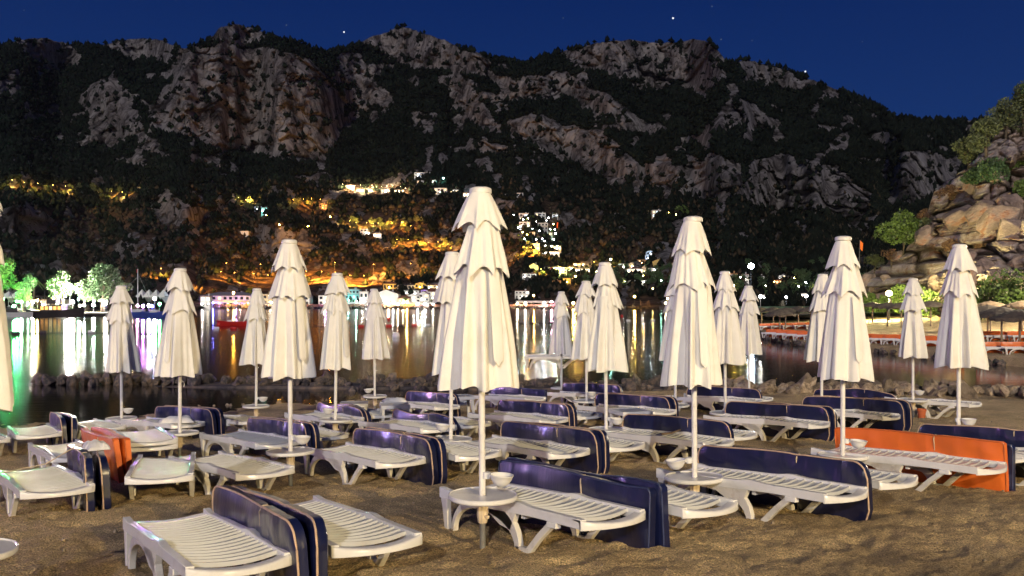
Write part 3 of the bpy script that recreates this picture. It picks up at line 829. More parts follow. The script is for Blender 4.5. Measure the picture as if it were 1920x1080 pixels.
# label, foot corner px, which corner ('n' near, 'f' far), yaw in degrees, near detail?
YA = -53.5
LOUNGERS = [
 ('a1', 350, 1072, 'n', -57, 1, 'nearest sun lounger at the bottom left with a beige-piped navy mattress beside it'),
 ('a2', 782, 1008, 'f', -56, 1, 'foremost sun lounger on the right side of the big beige-piped mattresses'),
 ('a3', 1095, 980, 'n', -53, 1, 'sun lounger under the tallest parasol, its round table over the head end'),
 ('a4', 1350, 945, 'f', -53, 1, 'sun lounger mostly hidden behind the squared navy mattresses of the tallest parasol'),
 ('a5', 1526, 935, 'n', -52, 1, 'sun lounger in front of the long navy mattress right of the second tallest parasol'),
 ('a6', 1695, 900, 'f', -52, 1, 'short visible foot end between the long navy mattress and the orange mattress'),
 ('a7', 1822, 880, 'n', -51, 1, 'sun lounger standing in front of the big orange mattress'),
 ('a8', 1917, 853, 'f', -51, 1, 'foot end peeping out behind the big orange mattress at the right edge'),
 ('a9', 2040, 866, 'n', -51, 1, 'sun lounger cut by the right edge beside the far right parasol'),
 ('a10', 707, 868, 'n', -53, 1, 'sun lounger with the beige-piped navy mattress pair right of the left middle table'),
 ('a11', 893, 853, 'f', -53, 1, 'sun lounger whose foot end lies behind the pole of the tallest parasol'),
 ('a12', 445, 890, 'n', -50, 1, 'sun lounger right of the green glinting one, foot beside the left middle table'),
 ('a13', 363, 890, 'f', -72, 1, 'sun lounger with a green light glinting on its slats'),
 ('a14', 38, 921, 'n', -54, 1, 'sun lounger at the left edge in front of the purple shining mattress bundle'),
 ('a15', 96, 857, 'n', -55, 1, 'sun lounger behind the purple shining bundle with its arched legs showing on the left'),
 ('a16', 335, 833, 'f', -62, 1, 'upper sun lounger of the stack of two behind the orange leaning mattress'),
 ('a16b', 335, 846, 'f', -62, 1, 'lower sun lounger of the stack of two behind the orange leaning mattress'),
 ('a17', 237, 797, 'f', -52, 0, 'sun lounger at the water edge left of the leftmost standing parasol'),
 ('a18', 118, 810, 'f', -58, 0, 'sun lounger at the water edge with a pinkish navy mattress, far left'),
 ('a19', 388, 790, 'f', -40, 0, 'sun lounger with a white towel lying on its foot end'),
 ('a20', 455, 791, 'f', -55, 0, 'sun lounger behind the purple mattress pair with orange light on its foot end'),
 ('a21', 480, 832, 'n', -50, 1, 'sun lounger with two violet mattresses, left of the left middle parasol'),
 ('a22', 642, 813, 'f', -53, 0, 'sun lounger behind the two violet mattresses of the left middle parasol'),
 ('a23', 620, 787, 'n', -53, 0, 'sun lounger with the sagging violet mattress near the rock breakwater'),
 ('a24', 690, 779, 'f', -53, 0, 'sun lounger with a white stool standing behind it near the rock breakwater'),
 ('a25', 791, 806, 'n', -52, 0, 'sun lounger with a dark navy mattress left of the tallest parasol'),
 ('a26', 893, 792, 'f', -52, 0, 'sun lounger foot end between the two middle poles with orange glints'),
 ('a27', 816, 763, 'n', -48, 0, 'sun lounger with a smooth violet-blue mattress in front of the breakwater'),
 ('a42', 876, 752, 'f', -50, 0, 'sun lounger beyond the violet-blue mattress in front of the breakwater'),
 ('a28', 1013, 788, 'n', -50, 0, 'sun lounger with the brightly shining silvery navy mattress'),
 ('a29', 1109, 778, 'f', -50, 0, 'sun lounger behind the brightly shining silvery navy mattress'),
 ('a30', 1032, 850, 'n', -52, 1, 'sun lounger with the greyish navy mattress right of the tallest parasol pole'),
 ('a31', 1178, 834, 'f', -52, 1, 'sun lounger foot end right of the greyish navy mattress and under a round table'),
 ('a32', 1322, 830, 'n', -49, 1, 'sun lounger with a stick lying on its slats and a plain navy mattress'),
 ('a33', 1415, 811, 'f', -49, 0, 'sun lounger behind the plain navy mattress right of the second tallest parasol pole'),
 ('a34', 1519, 795, 'n', -47, 0, 'sun lounger with navy mattress right behind the second tallest parasol'),
 ('a35', 1660, 779, 'n', -47, 0, 'sun lounger with two rounded navy mattresses behind the orange one'),
 ('a36', 1808, 760, 'n', -44, 0, 'bare sun lounger near the tan shore rocks at the right'),
 ('a37', 1227, 772, 'n', -49, 0, 'sun lounger half behind a white plastic stool, with navy mattresses behind'),
 ('a38', 1130, 742, 'n', -47, 0, 'farthest middle sun lounger in front of the breakwater with a navy mattress'),
 ('a40', 1400, 752, 'n', -47, 0, 'farthest sun lounger right of the second tallest parasol with a navy mattress'),
 ('a40b', 1440, 745, 'f', -47, 0, 'sun lounger foot end beside the tan shore rocks'),
 ('a41', 985, 748, 'n', -48, 0, 'sun lounger behind the tallest parasol pole with a low navy mattress'),
]
LP = {}
for key, px, py, c, yaw, near, label in LOUNGERS:
    x, y = foot_from_px(px, py)
    ya = rad(yaw)
    if c == 'f':
        x -= -math.sin(ya) * (LW) ; y -= math.cos(ya) * (LW)
    prev = {'a2': 'a1', 'a4': 'a3', 'a6': 'a5', 'a8': 'a7', 'a11': 'a10', 'a20': 'a19', 'a22': 'a21', 'a24': 'a23', 'a26': 'a25', 'a42': 'a27', 'a29': 'a28', 'a31': 'a30', 'a33': 'a32', 'a40b': 'a40'}.get(key)
    if prev:
        q = LP[prev]; w_ = Vector((x, y, 0)) - Vector((*q[3], 0)); ac = w_.dot(q[2]); al = w_.dot(q[1])
        ac = max(ac, LW + 0.235); w_ = Vector((*q[3], 0)) + q[1] * al + q[2] * ac; x, y = w_.x, w_.y; ya = q[4]
    dx_, dy_ = math.cos(ya), math.sin(ya)
    for qx, qy in POLES:
        wx_, wy_ = qx - x, qy - y; al = -(wx_ * dx_ + wy_ * dy_); ac = -wx_ * dy_ + wy_ * dx_
        if -0.05 < al < 1.85 and -0.07 < ac < LW + 0.07:
            sh = ac + 0.075 if ac < LW / 2 else ac - LW - 0.075
            x += -dy_ * sh; y += dx_ * sh
    lz = 0.0
    if key == 'a16': lz = 0.07
    if key == 'a16b': x, y = LP['a16'][3]
    LP[key] = (*lounger_at((x, y), ya, 'white ' + label, near == 1, lz, roll=R.uniform(-.012, .012), tilt=R.uniform(-.008, .008)), (x, y), ya)
# one lounger lies on top of the breakwater
pz = at(1060, 715, 0.0)
o = copy_tree(protoF); o.location = (0.36, 26.6, 0.62); o.rotation_euler = (0.05, 0.0, rad(-4))
tag(o, 'white plastic sun lounger standing on top of the rock breakwater behind the tallest parasol', 'sun lounger', 'white plastic sun loungers set out on the beach')

# ------------------------------------------------------------------ mattresses standing on edge
def mattress_mesh(Lm, Hm, Tm, rc, sag, seed, m_, mp_):
    "long cushion on its edge: x along, z up, y thickness; returns (body, piping, seam)"
    rs = random.Random(seed)
    nx, nz = 44, 10
    ph = rs.uniform(0, 6); ph2 = rs.uniform(0, 6)
    def top(x):
        t = x / Lm
        return Hm - sag * (0.5 + 0.5 * math.sin(2.2 * math.pi * t + ph)) * 0.6 - 0.010 * math.exp(-((t - 0.62) / 0.02) ** 2) - sag * 0.5 * t + 0.004 * math.sin(11 * t + ph2)
    def hlim(x):
        a, b = 0.0, top(x)
        for e in (x, Lm - x):
            if e < rc:
                q = rc - math.sqrt(max(rc * rc - (rc - e) ** 2, 0))
                a = max(a, q); b = min(b, top(x) - q)
        return a, b
    def bend(x, z):
        return 0.030 * math.sin(2 * math.pi * x / Lm + ph2) * (z / Hm)
    V, Fc = [], []
    xs_ = [Lm * (0.5 - 0.5 * math.cos(math.pi * k / nx)) for k in range(nx + 1)]
    xs_ = [0.35 * x + 0.65 * Lm * k / nx for k, x in enumerate(xs_)]
    for side in (-1, 1):
        for i, x in enumerate(xs_):
            a, b = hlim(x)
            for j in range(nz + 1):
                z = a + (b - a) * j / nz
                e = min(j, nz - j, i, nx - i) / 2.2
                bul = 1 - math.exp(-e * 1.6)
                seam = math.exp(-((x / Lm - 0.62) / 0.012) ** 2) + 0.5 * math.exp(-((x / Lm - 0.86) / 0.012) ** 2)
                th = Tm * (0.40 + 0.24 * bul - 0.22 * seam) + 0.007 * bul * math.sin(9 * x / Lm * 3 + 6 * z + ph) * math.sin(14 * z + 5 * x + ph2) + 0.005 * math.sin(x * 21 + z * 9 + ph) * bul + 0.004 * math.sin(z * 40 + x * 7 + ph2) * bul
                V.append((x, side * th + bend(x, z), z))
    n1 = (nx + 1) * (nz + 1)
    for s_ in (0, 1):
        for i in range(nx):
            for j in range(nz):
                a = s_ * n1 + i * (nz + 1) + j
                q = (a, a + 1, a + nz + 2, a + nz + 1)
                Fc.append(q if s_ == 0 else q[::-1])
    ring = [(i, 0) for i in range(nx + 1)] + [(nx, j) for j in range(1, nz + 1)] + [(i, nz) for i in range(nx - 1, -1, -1)] + [(0, j) for j in range(nz - 1, 0, -1)]
    for k in range(len(ring)):
        (i, j), (i2, j2) = ring[k], ring[(k + 1) % len(ring)]
        a, b = i * (nz + 1) + j, i2 * (nz + 1) + j2
        Fc.append((a, b, n1 + b, n1 + a))
    body = MB().add(V, Fc).mesh('mattress', m_, smooth=True, angle=50)
    pip = MB()
    for s_ in (0,):
        P = [Vector(V[s_ * n1 + i * (nz + 1) + j]) for i, j in ring]
        pip.tube([p + Vector((0, (-0.002 if s_ == 0 else 0.002), 0)) for p in P], 0.0075, 6, closed=True)
    band = MB()
    sx = Lm * 0.62
    pts = []
    for (yy, zz) in [(-Tm * 0.45, 0.05), (-Tm * 0.5, Hm * 0.5), (-Tm * 0.48, top(sx) - 0.03), (-Tm * 0.2, top(sx) + 0.006), (Tm * 0.2, top(sx) + 0.006), (Tm * 0.48, top(sx) - 0.03), (Tm * 0.5, Hm * 0.5), (Tm * 0.45, 0.05)]:
        pts.append((sx + 0.004 * math.sin(zz * 9), yy + bend(sx, zz), zz))
    band.tube(pts, 0.006, 5)
    return body, pip.mesh('piping', mp_, smooth=True), band.mesh('tie_cord', M['cord'], smooth=True)

M['navy_piping'] = mat('navy_piping', (0.03, 0.04, 0.10), rough=0.35, var=0.2)
M['orange_piping'] = mat('orange_piping', (0.6, 0.14, 0.03), rough=0.4, var=0.1)
MV = {
 'round': [mattress_mesh(1.72, 0.53, 0.075, 0.13, 0.018, s, M['navy'], M['piping']) for s in (1, 2, 3)],
 'sag': [mattress_mesh(1.70, 0.52, 0.075, 0.13, 0.12, s, M['navy'], M['piping']) for s in (14, 15)],
 'square': [mattress_mesh(1.80, 0.52, 0.075, 0.025, 0.05, s, M['navy'], M['navy_piping']) for s in (6, 7)],
 'orange': [mattress_mesh(1.80, 0.53, 0.07, 0.02, 0.02, s, M['orange'], M['orange_piping']) for s in (8, 9)],
}
NM = [0]
def mattress(kind, P, label, along, across, yaw, lean=0.0, dz=0.0, cord=True, length=1.0, pitch=0.0):
    h, d, u = P[0], P[1], P[2]
    NM[0] += 1
    b, pp, bd = MV[kind][NM[0] % len(MV[kind])]
    p = h + d * along + u * across
    z = float(G(p.x, p.y))
    e = h + d * (along + 1.8) + u * across
    sl = (float(G(e.x, e.y)) - z) / 1.8
    root = link('mattress', b, loc=(p.x, p.y, z - 0.035 + dz), rot=(lean, -math.atan(sl) + pitch, yaw), scale=(length, 1, 1))
    link('piping', pp, parent=root)
    if cord: link('tie_cord', bd, parent=root)
    tag(root, label, 'mattress', 'lounger mattresses standing on their edges')
    return root

def pair(key, kind, l1, l2, along=0.2, kind2=None, gap=0.10, lean=0.03, dyaw=0.0, length=1.0, back=True, cord=True, lift=0.0):
    P = LP[key]; ya = P[4]
    mattress(kind, P, l1, along - 0.14, LW + 0.05, ya + dyaw, lean, cord=cord, length=length, dz=lift)
    if back: mattress(kind2 or kind, P, l2, along - 0.11, LW + 0.05 + gap * 0.85, ya + dyaw + R.uniform(-.02, .02), lean * 0.3 - 0.02, cord=False, length=length, dz=lift)

pair('a1', 'round', 'front mattress of the big foremost pair, with beige piping and a knotted cord', 'rear mattress of the big foremost pair with beige piping', 0.22, gap=0.11)
pair('a3', 'square', 'squared navy mattress standing behind the lounger of the tallest parasol', 'navy mattress tilting up behind the squared one of the tallest parasol', 0.06, gap=0.12, lean=-0.03)
pair('a5', 'round', 'long dark navy mattress with beige piping behind the lounger of the second tallest parasol', '', 0.10, back=False, length=1.02)
pair('a7', 'orange', 'big bright orange mattress standing behind a white lounger at the right', 'navy mattress standing right behind the big orange one', 0.05, kind2='square', gap=0.10)
pair('a9', 'round', 'navy mattress cut by the right edge of the view beside the far right parasol', '', -0.1, back=False)
pair('a10', 'round', 'front mattress of the beige-piped navy pair right of the left middle table', 'rear mattress of the beige-piped navy pair right of the left middle table', 0.25)
pair('a15', 'orange', 'front orange mattress leaning behind the purple shining bundle', 'rear orange mattress leaning behind the purple shining bundle', 0.55, gap=0.09, lean=0.18)
pair('a18', 'round', 'front pinkish shining mattress at the water edge on the far left', 'rear dark mattress at the water edge on the far left', 0.25, length=0.9)
pair('a19', 'round', 'front purple mattress of the pair behind the lounger with the white towel', 'rear purple mattress of the pair behind the lounger with the white towel', 0.35)
pair('a21', 'round', 'front violet mattress behind the pole of the left middle parasol', 'rear violet mattress behind the pole of the left middle parasol', 0.3)
pair('a23', 'sag', 'sagging violet mattress on the lounger nearest the rock pool', 'mattress behind the sagging violet one near the rock pool', 0.1)
pair('a25', 'sag', 'dark navy mattress with a beige cord left of the pole beside the tallest parasol', '', 0.1, back=False)
pair('a27', 'round', 'smooth violet-blue mattress in front of the breakwater, left of the tallest parasol', '', 0.15, back=False, length=0.95)
pair('a28', 'round', 'front silvery shining navy mattress in the middle of the beach', 'rear mattress of the silvery shining pair in the middle of the beach', 0.15)
pair('a30', 'round', 'greyish shining navy mattress right of the tallest parasol pole', 'rear mattress behind the greyish shining navy one', 0.25)
pair('a32', 'round', 'plain navy mattress behind the lounger with the stick on it', '', 0.1, back=False, length=1.0)
pair('a34', 'round', 'front navy mattress of the pair right behind the second tallest parasol', 'rear navy mattress of the pair right behind the second tallest parasol', 0.12)
pair('a35', 'round', 'front rounded navy mattress of the pair behind the orange one', 'rear rounded navy mattress of the pair behind the orange one', 0.2, gap=0.16)
pair('a36', 'sag', 'navy mattress lying low behind the rounded pair near the tan rocks', '', -1.35, back=False)
pair('a37', 'round', 'front long navy mattress behind the white plastic stool', 'rear long navy mattress behind the white plastic stool', 0.0, gap=0.16)
pair('a38', 'round', 'navy mattress in front of the breakwater under the smallest parasol', '', 0.15, back=False)
pair('a40', 'round', 'navy mattress standing farthest back beside the tan shore rocks', '', 0.1, back=False)
pair('a41', 'square', 'low creased navy mattress behind the tallest parasol pole', '', 0.1, back=False, length=0.95)
# the bundle of two at the left: purple sheen, corner towards the camera
ex, ey = at(172, 962, 0.0); b_ = rad(-60)
P14 = (Vector((ex - 1.72 * math.cos(b_), ey - 1.72 * math.sin(b_), 0)), Vector((math.cos(b_), math.sin(b_), 0)), Vector((-math.sin(b_), math.cos(b_), 0)))
mattress('round', P14, 'front purple shining mattress of the tied bundle at the left', 0.0, 0.0, rad(-60), 0.04)
mattress('round', P14, 'rear navy mattress of the tied bundle at the left', -0.04, 0.14, rad(-60), 0.0)
# mattress at the left edge by the water
x, y = at(-40, 800, 0.3)
mattress('round', (Vector((x, y, 0)), Vector((1, 0, 0)), Vector((0, 1, 0))), 'light shining mattress at the left edge by the water', -0.9, 0.0, rad(-52), 0.05)
x, y = at(12, 822, 0.3)
lo = lounger_at((x - 0.55, y - 0.1), rad(-50), 'white plastic sun lounger foot end cut by the left edge beside a shining mattress', False)

# ------------------------------------------------------------------ closed parasols
def tier(zt, zb, rt, rb, seed, nrib=8, flare=0.2, scallop=0.05, lobes=0.25, nth=112, nz=22, hemnoise=0.01, long_=False):
    rs = random.Random(seed)
    ph = rs.uniform(0, 6.28); amp = [rs.uniform(0.45, 1.4) for _ in range(nrib)]; off = [rs.uniform(-0.16, 0.16) for _ in range(nrib)]
    twist = rs.uniform(-0.25, 0.25)
    fold = [(rs.randint(9, 21), rs.uniform(0, 6.28), rs.uniform(0.3, 1.0)) for _ in range(4)]
    V = np.zeros((nz + 1, nth, 3))
    ra = [k_ + rs.uniform(-.24, .24) for k_ in range(nrib)]; ra = [ra[-1] - nrib] + ra + [ra[0] + nrib, ra[1] + nrib]
    bulge = rs.uniform(.03, .09); bph = rs.uniform(0, 6.28)
    for i in range(nz + 1):
        t = i / nz
        for k in range(nth):
            a = 2 * math.pi * k / nth
            q = (a / (2 * math.pi) * nrib)
            c = max(j_ for j_ in range(len(ra)) if ra[j_] <= q) if q >= ra[0] else 0
            fq = (q - ra[c]) / (ra[c + 1] - ra[c]); c = (c - 1) % nrib
            A = amp[c] * (1 - fq) + amp[(c + 1) % nrib] * fq
            ribc = abs(math.cos(math.pi * (fq)))            # 1 at a rib, 0 between
            sn = abs(math.sin(math.pi * fq))
            base = rt + (rb - rt) * (t ** (0.85 if not long_ else 0.75))
            if long_: base *= 1 + 0.05 * math.sin(2 * a + ph) * t
            w = min(1, t * 1.6); base *= 1 + bulge * t * math.cos(a - bph)
            r = base * (1 - lobes * w * (sn ** (0.75 if not long_ else 1.0)) * A + flare * w * w * ((1 - sn) ** 1.6) * A * 0.6)
            if long_:
                for n_, p_, g_ in fold: r += base * 0.040 * g_ * w * math.sin(n_ * a + p_ + 2.0 * t * g_)
                r += base * 0.10 * w * math.sin(3 * a + ph * 2) * (0.4 + 0.6 * t)
            else:
                for n_, p_, g_ in fold[:3]: r += base * 0.022 * g_ * w * math.sin(n_ * a + p_)
            z = zt + (zb - zt) * t
            hem = scallop * (sn ** 0.8) * A * (t ** 2.2)       # arcs between the points
            z += hem + hemnoise * math.sin(5 * a + ph) * t ** 4
            # hem curls inwards
            if i == nz: r *= 0.985
            aa = a + twist * t * (0.35 if long_ else 0.1) + off[c] * 0.12 * w * math.sin(math.pi * fq)
            V[i, k] = (r * math.cos(aa), r * math.sin(aa), z)
    Vv = V.reshape(-1, 3)
    i_, k_ = np.meshgrid(np.arange(nz), np.arange(nth), indexing='ij')
    k2 = (k_ + 1) % nth
    Q = np.stack([i_ * nth + k_, (i_ + 1) * nth + k_, (i_ + 1) * nth + k2, i_ * nth + k2], 2).reshape(-1, 4)
    return Vv, Q

def canopy_meshes(seed):
    out = []
    rs = random.Random(seed * 7)
    j = lambda a: rs.uniform(-a, a)
    for nm, args in (('upper_tier', dict(zt=2.53, zb=2.235 + j(.015), rt=0.072, rb=0.195 + j(.012), scallop=0.060, lobes=0.17, flare=0.06, nz=14)),
                     ('middle_tier', dict(zt=2.36, zb=1.92 + j(.03), rt=0.085, rb=0.235 + j(.015), scallop=0.080, lobes=0.20, flare=0.06, nz=18)),
                     ('canopy_skirt', dict(zt=2.12, zb=1.115 + j(.015), rt=0.125, rb=0.275 + j(.012), scallop=0.02, lobes=0.36, flare=0.10, nz=30, long_=True, hemnoise=0.015))):
        V, Q = tier(seed=seed * 13 + len(nm), **args)
        me = np_mesh(nm, V, Q, mat=M['canvas'])
        out.append((nm, me))
    return out
CAN = [canopy_meshes(s) for s in range(6)]
cap_me = MB().lathe([(0.0, 2.575), (0.05, 2.572), (0.078, 2.562), (0.082, 2.55), (0.082, 2.528), (0.074, 2.522), (0.0, 2.52)], 24, cap0=False, cap1=False).mesh('cap', M['pole'], smooth=True, angle=40)
pole_me = MB().lathe([(0.0235, 0.30), (0.0235, 1.25), (0.0215, 2.52)], 16).mesh('pole', M['pole'], smooth=True, angle=40)
foot_me = MB().lathe([(0.021, -0.25), (0.021, 0.16), (0.026, 0.17), (0.026, 0.20)], 14).mesh('base_tube', M['steel'], smooth=True, angle=40)
def sleeve_mb():
    m = MB(); n = 32; v = []
    prof = [(0.030, 0.14), (0.036, 0.17), (0.038, 0.22), (0.046, 0.315)]
    for (r, z) in prof:
        for k in range(n):
            a = 2 * math.pi * k / n; q = r * (1 + (0.06 if k % 4 < 2 else -0.04)); v.append((q * math.cos(a), q * math.sin(a), z))
    f = [(i*n+k, i*n+(k+1)%n, (i+1)*n+(k+1)%n, (i+1)*n+k) for i in range(3) for k in range(n)]
    f.append(tuple(range(n))); f.append(tuple(3*n+k for k in range(n)))
    m.add(v, f); m.box(0.03, 0.062, -0.012, 0.012, 0.18, 0.20)
    return m
sleeve_me = sleeve_mb().mesh('clamp_sleeve', M['sleeve'])
table_me = MB().lathe([(0.028, 0.315), (0.20, 0.312), (0.245, 0.316), (0.252, 0.326), (0.252, 0.348), (0.244, 0.352), (0.238, 0.343), (0.10, 0.341), (0.028, 0.342)], 48, cap0=False, cap1=False).mesh('table_top', M['plastic'], smooth=True, angle=30)
def bowl_mb():
    m = MB()
    m.lathe([(0.0, -0.078), (0.03, -0.074), (0.058, -0.055), (0.076, -0.025), (0.084, 0.0), (0.088, 0.002), (0.088, 0.008), (0.080, 0.008), (0.068, -0.025), (0.045, -0.055), (0.0, -0.062)], 24, c=(0.118, 0, 0.50), cap0=False, cap1=False)
    return m
bowl_me = bowl_mb().mesh('ashtray_bowl', M['plastic'], smooth=True, angle=50)
clip_me = MB().box(0.0, 0.045, -0.011, 0.011, 0.478, 0.500).lathe([(0.029, 0.465), (0.029, 0.512)], 16).mesh('bowl_clip', M['plastic'], smooth=True, angle=30)
hook_me = MB().box(0.018, 0.032, -0.012, 0.012, 1.02, 1.055).tube([(0.03, 0, 1.04), (0.055, 0, 1.03), (0.062, 0, 1.0), (0.058, 0, 0.96)], 0.006, 6).mesh('crank_hook', M['plastic'])

def ring_pull():
    m = MB()
    return m
# pocket flap on the skirt: a narrow hanging strap with a rounded end
def strap_mesh():
    m = MB(); n = 16; v = []
    for k in range(n + 1):
        t = k / n; z = 1.95 - 0.66 * t; w = 0.040 if t < 0.9 else 0.040 * math.sqrt(max(0, 1 - ((t - 0.9) / 0.1) ** 2)) + 0.001
        r = 0.155 + (0.262 - 0.155) * ((2.12 - z) / 1.0) ** 0.8 + 0.006
        v += [(r, -w, z), (r + 0.007, 0, z), (r, w, z)]
    f = []
    for k in range(n):
        a = k * 3
        f += [(a, a+1, a+4, a+3), (a+1, a+2, a+5, a+4)]
    return m.add(v, f).mesh('strap', M['canvas'], smooth=True)
strap_me = strap_mesh()

first = True
for n_, (px, yt, ytab, side, var, label) in enumerate(PARASOLS):
    size = ytab - yt; d = 3923.0 / size
    x = (px - 960) / F * d; z = CZ - (yt - HY) * d / F - 2.575
    root = empty('parasol', (x, d, z), 0)
    for k, (nm, me) in enumerate(CAN[var]):
        link(nm, me, parent=root, rot=(R.uniform(-.012, .012) * (1 if k else .3), R.uniform(-.012, .012) * (1 if k else .3), R.uniform(0, 6.28)), scale=(R.uniform(.9, 1.1), R.uniform(.9, 1.1), 1))
    link('cap', cap_me, parent=root); link('pole', pole_me, parent=root); link('base_tube', foot_me, parent=root)
    link('clamp_sleeve', sleeve_me, parent=root, rot=(0, 0, R.uniform(-1, 1)))
    link('table_top', table_me, parent=root, rot=(R.uniform(-.02, .02), R.uniform(-.02, .02), 0))
    if n_ in (0, 1, 2, 4, 5, 8): link('strap', strap_me, parent=root, rot=(0, 0, rad(-90 + R.uniform(-35, 35))))
    if side:
        a = rad(-12) if side > 0 else rad(188)
        b = link('ashtray_bowl', bowl_me, parent=root, rot=(0, R.uniform(-.05, .1), a + R.uniform(-.5, .1) * side))
        link('bowl_clip', clip_me, parent=b)
    else:
        link('crank_hook', hook_me, parent=root)
    root.rotation_euler = (R.uniform(-.006, .006), R.uniform(-.008, .008) + (0.012 if n_ == 3 else 0.014 if n_ == 8 else 0), R.uniform(-.3, .3))
    tag(root, label, 'parasol', 'closed cream parasols on the beach')

# ------------------------------------------------------------------ stools, towel, stick, bucket, cords
def stool():
    root = empty('plastic_stool')
    S = 0.23
    MB().box(-S, S, -S, S, 0.40, 0.43).box(-S - .008, -S + .012, -S - .008, S + .008, 0.375, 0.432).box(S - .012, S + .008, -S - .008, S + .008, 0.375, 0.432)\
        .box(-S + .013, S - .013, -S - .008, -S + .012, 0.375, 0.434).box(-S + .013, S - .013, S - .012, S + .008, 0.375, 0.434).build('table_top', M['plastic'], root, bevel=0.004)
    for sx in (-1, 1):
        for sy in (-1, 1):
            m = MB(); b0 = [(sx * (S - .01), sy * (S - .05)), (sx * (S - .01), sy * (S - .005)), (sx * (S - .055), sy * (S - .005)), (sx * (S - .055), sy * (S - .05))]
            v = [(x * 1.12, y * 1.12, -0.02) for x, y in b0] + [(x, y, 0.40) for x, y in b0]
            m.add(v, [(0,1,2,3),(4,5,6,7),(0,1,5,4),(1,2,6,5),(2,3,7,6),(3,0,4,7)]).build('leg', M['plastic_leg'], root, bevel=0.003)
    reg(root); return root
st = stool()
STOOLS = [(1182, 769, 0.43, 20, 'white plastic side table standing behind the midway parasol pole, right of the centre'),
          (664, 755, 0.43, 8, 'white plastic side table beside the short lone parasol by the breakwater'),
          (740, 758, 0.43, 12, 'white plastic side table with a towel on it next to the violet-blue mattress'),
          (862, 745, 0.40, 15, 'white plastic side table farthest back between the two middle poles')]
for i, (px, py, h, rz, label) in enumerate(STOOLS):
    o = st if i == 0 else copy_tree(st)
    x, y = at(px, py, h); o.location = (x, y, float(G(x, y))); o.rotation_euler = (0, 0, rad(rz))
    tag(o, label, 'side table', 'low white plastic side tables')

def cloth_blob(name, w, d_, h, seed, m_, loc, rz):
    n = 26; xs_ = np.linspace(-1, 1, n)
    A, B = np.meshgrid(xs_, xs_, indexing='ij')
    rr_ = np.clip(1 - np.maximum(np.abs(A), np.abs(B)) ** 4, 0, 1)
    H = (0.35 + 1.1 * fbm(A * 1.6 + seed, B * 1.6, 3, seed)) * h * rr_ 
    ed = 1 + 0.25 * (fbm(A * 1.2, B * 1.2, 2, seed + 4) - 0.5)
    Vt = np.stack([A * w * ed, B * d_ * ed, H], 2).reshape(-1, 3)
    Vb = np.stack([A * w * ed, B * d_ * ed, H * 0 - 0.004], 2).reshape(-1, 3)
    Q = grid_quads(n, n); Qb = grid_quads(n, n, flip=True) + n * n
    me = np_mesh(name, np.concatenate([Vt, Vb]), np.concatenate([Q, Qb]), mat=m_)
    return link(name, me, loc=loc, rot=(0, 0, rz))
P = LP['a19']; p = P[0] + P[1] * 1.45 + P[2] * 0.25
tag(cloth_blob('towel', 0.26, 0.13, 0.10, 3, M['towel'], (p.x, p.y, float(G(p.x, p.y)) + 0.29), 0.3), 'crumpled white towel lying on the foot end of a lounger by the rock pool', 'towel')
x, y = at(740, 752, 0.44)
tag(cloth_blob('towel', 0.20, 0.16, 0.07, 9, M['towel'], (x, y, float(G(x, y)) + 0.435), 0.2), 'white towel spread over the side table beside the violet-blue mattress', 'towel')
for q, (al, ac) in enumerate([(0.78, 0.84), (0.98, 0.86)]):
    p = P14[0] + P14[1] * (al - 0.1) + P14[2] * (ac - 0.77)
    tag(cloth_blob('towel', 0.13, 0.10, 0.06, 20 + q, M['towel'], (p.x + 0.06, p.y, float(G(p.x, p.y)) + 0.50), rad(-60)), ['folded white towel on the near corner of the purple mattress bundle', 'second folded white towel further back on the purple mattress bundle'][q], 'towel')
P = LP['a32']; a = P[0] + P[1] * 1.02 + P[2] * 0.1; b = P[0] + P[1] * 0.98 + P[2] * 0.50
za = float(G(a.x, a.y)) + 0.315
tag(MB().tube([(a.x, a.y, za + .01), ((a.x + b.x) / 2, (a.y + b.y) / 2, za), (b.x, b.y, za + .02)], [0.012, 0.014, 0.010], 7).build('stick', M['wood'], None, smooth=True), 'short wooden stick lying across the slats of a lounger right of the centre', 'stick')
x, y = at(1053, 729, 0.33); zz = float(G(x, y))
tag(cloth_blob('crumpled_bag', 0.10, 0.05, 0.09, 31, M['towel'], (x + 0.17, y - 0.05, zz + 0.35), 0.1), 'crumpled white bag lying on the table of the shortest parasol', 'bag')
x, y = at(1728, 784, 0.0)
tag(MB().lathe([(0.055, -0.03), (0.075, 0.13), (0.085, 0.13), (0.085, 0.17), (0.075, 0.17), (0.07, 0.14), (0.05, 0.0), (0.0, 0.0)], 20, c=(x, y, float(G(x, y))), cap0=True, cap1=False).build('flower_pot', M['terracotta'], None, smooth=True, angle=40), 'terracotta pot under a bare lounger beside the parasol with the lilac side', 'pot')
a = P14[0] + P14[1] * 0.9; b = P14[0] + P14[1] * 1.0 - P14[2] * 0.9
z0 = float(G(a.x, a.y))
tag(MB().tube([(a.x - 0.15, a.y + 0.2, z0 + 0.50), (a.x - 0.35, a.y - 0.02, z0 + 0.36), (a.x - 0.62, a.y - 0.14, z0 + 0.31), (b.x, b.y, z0 + 0.33)], 0.006, 6).build('cord', M['cord'], None, smooth=True), 'thin beige cord running from the purple bundle over the left lounger', 'cord')
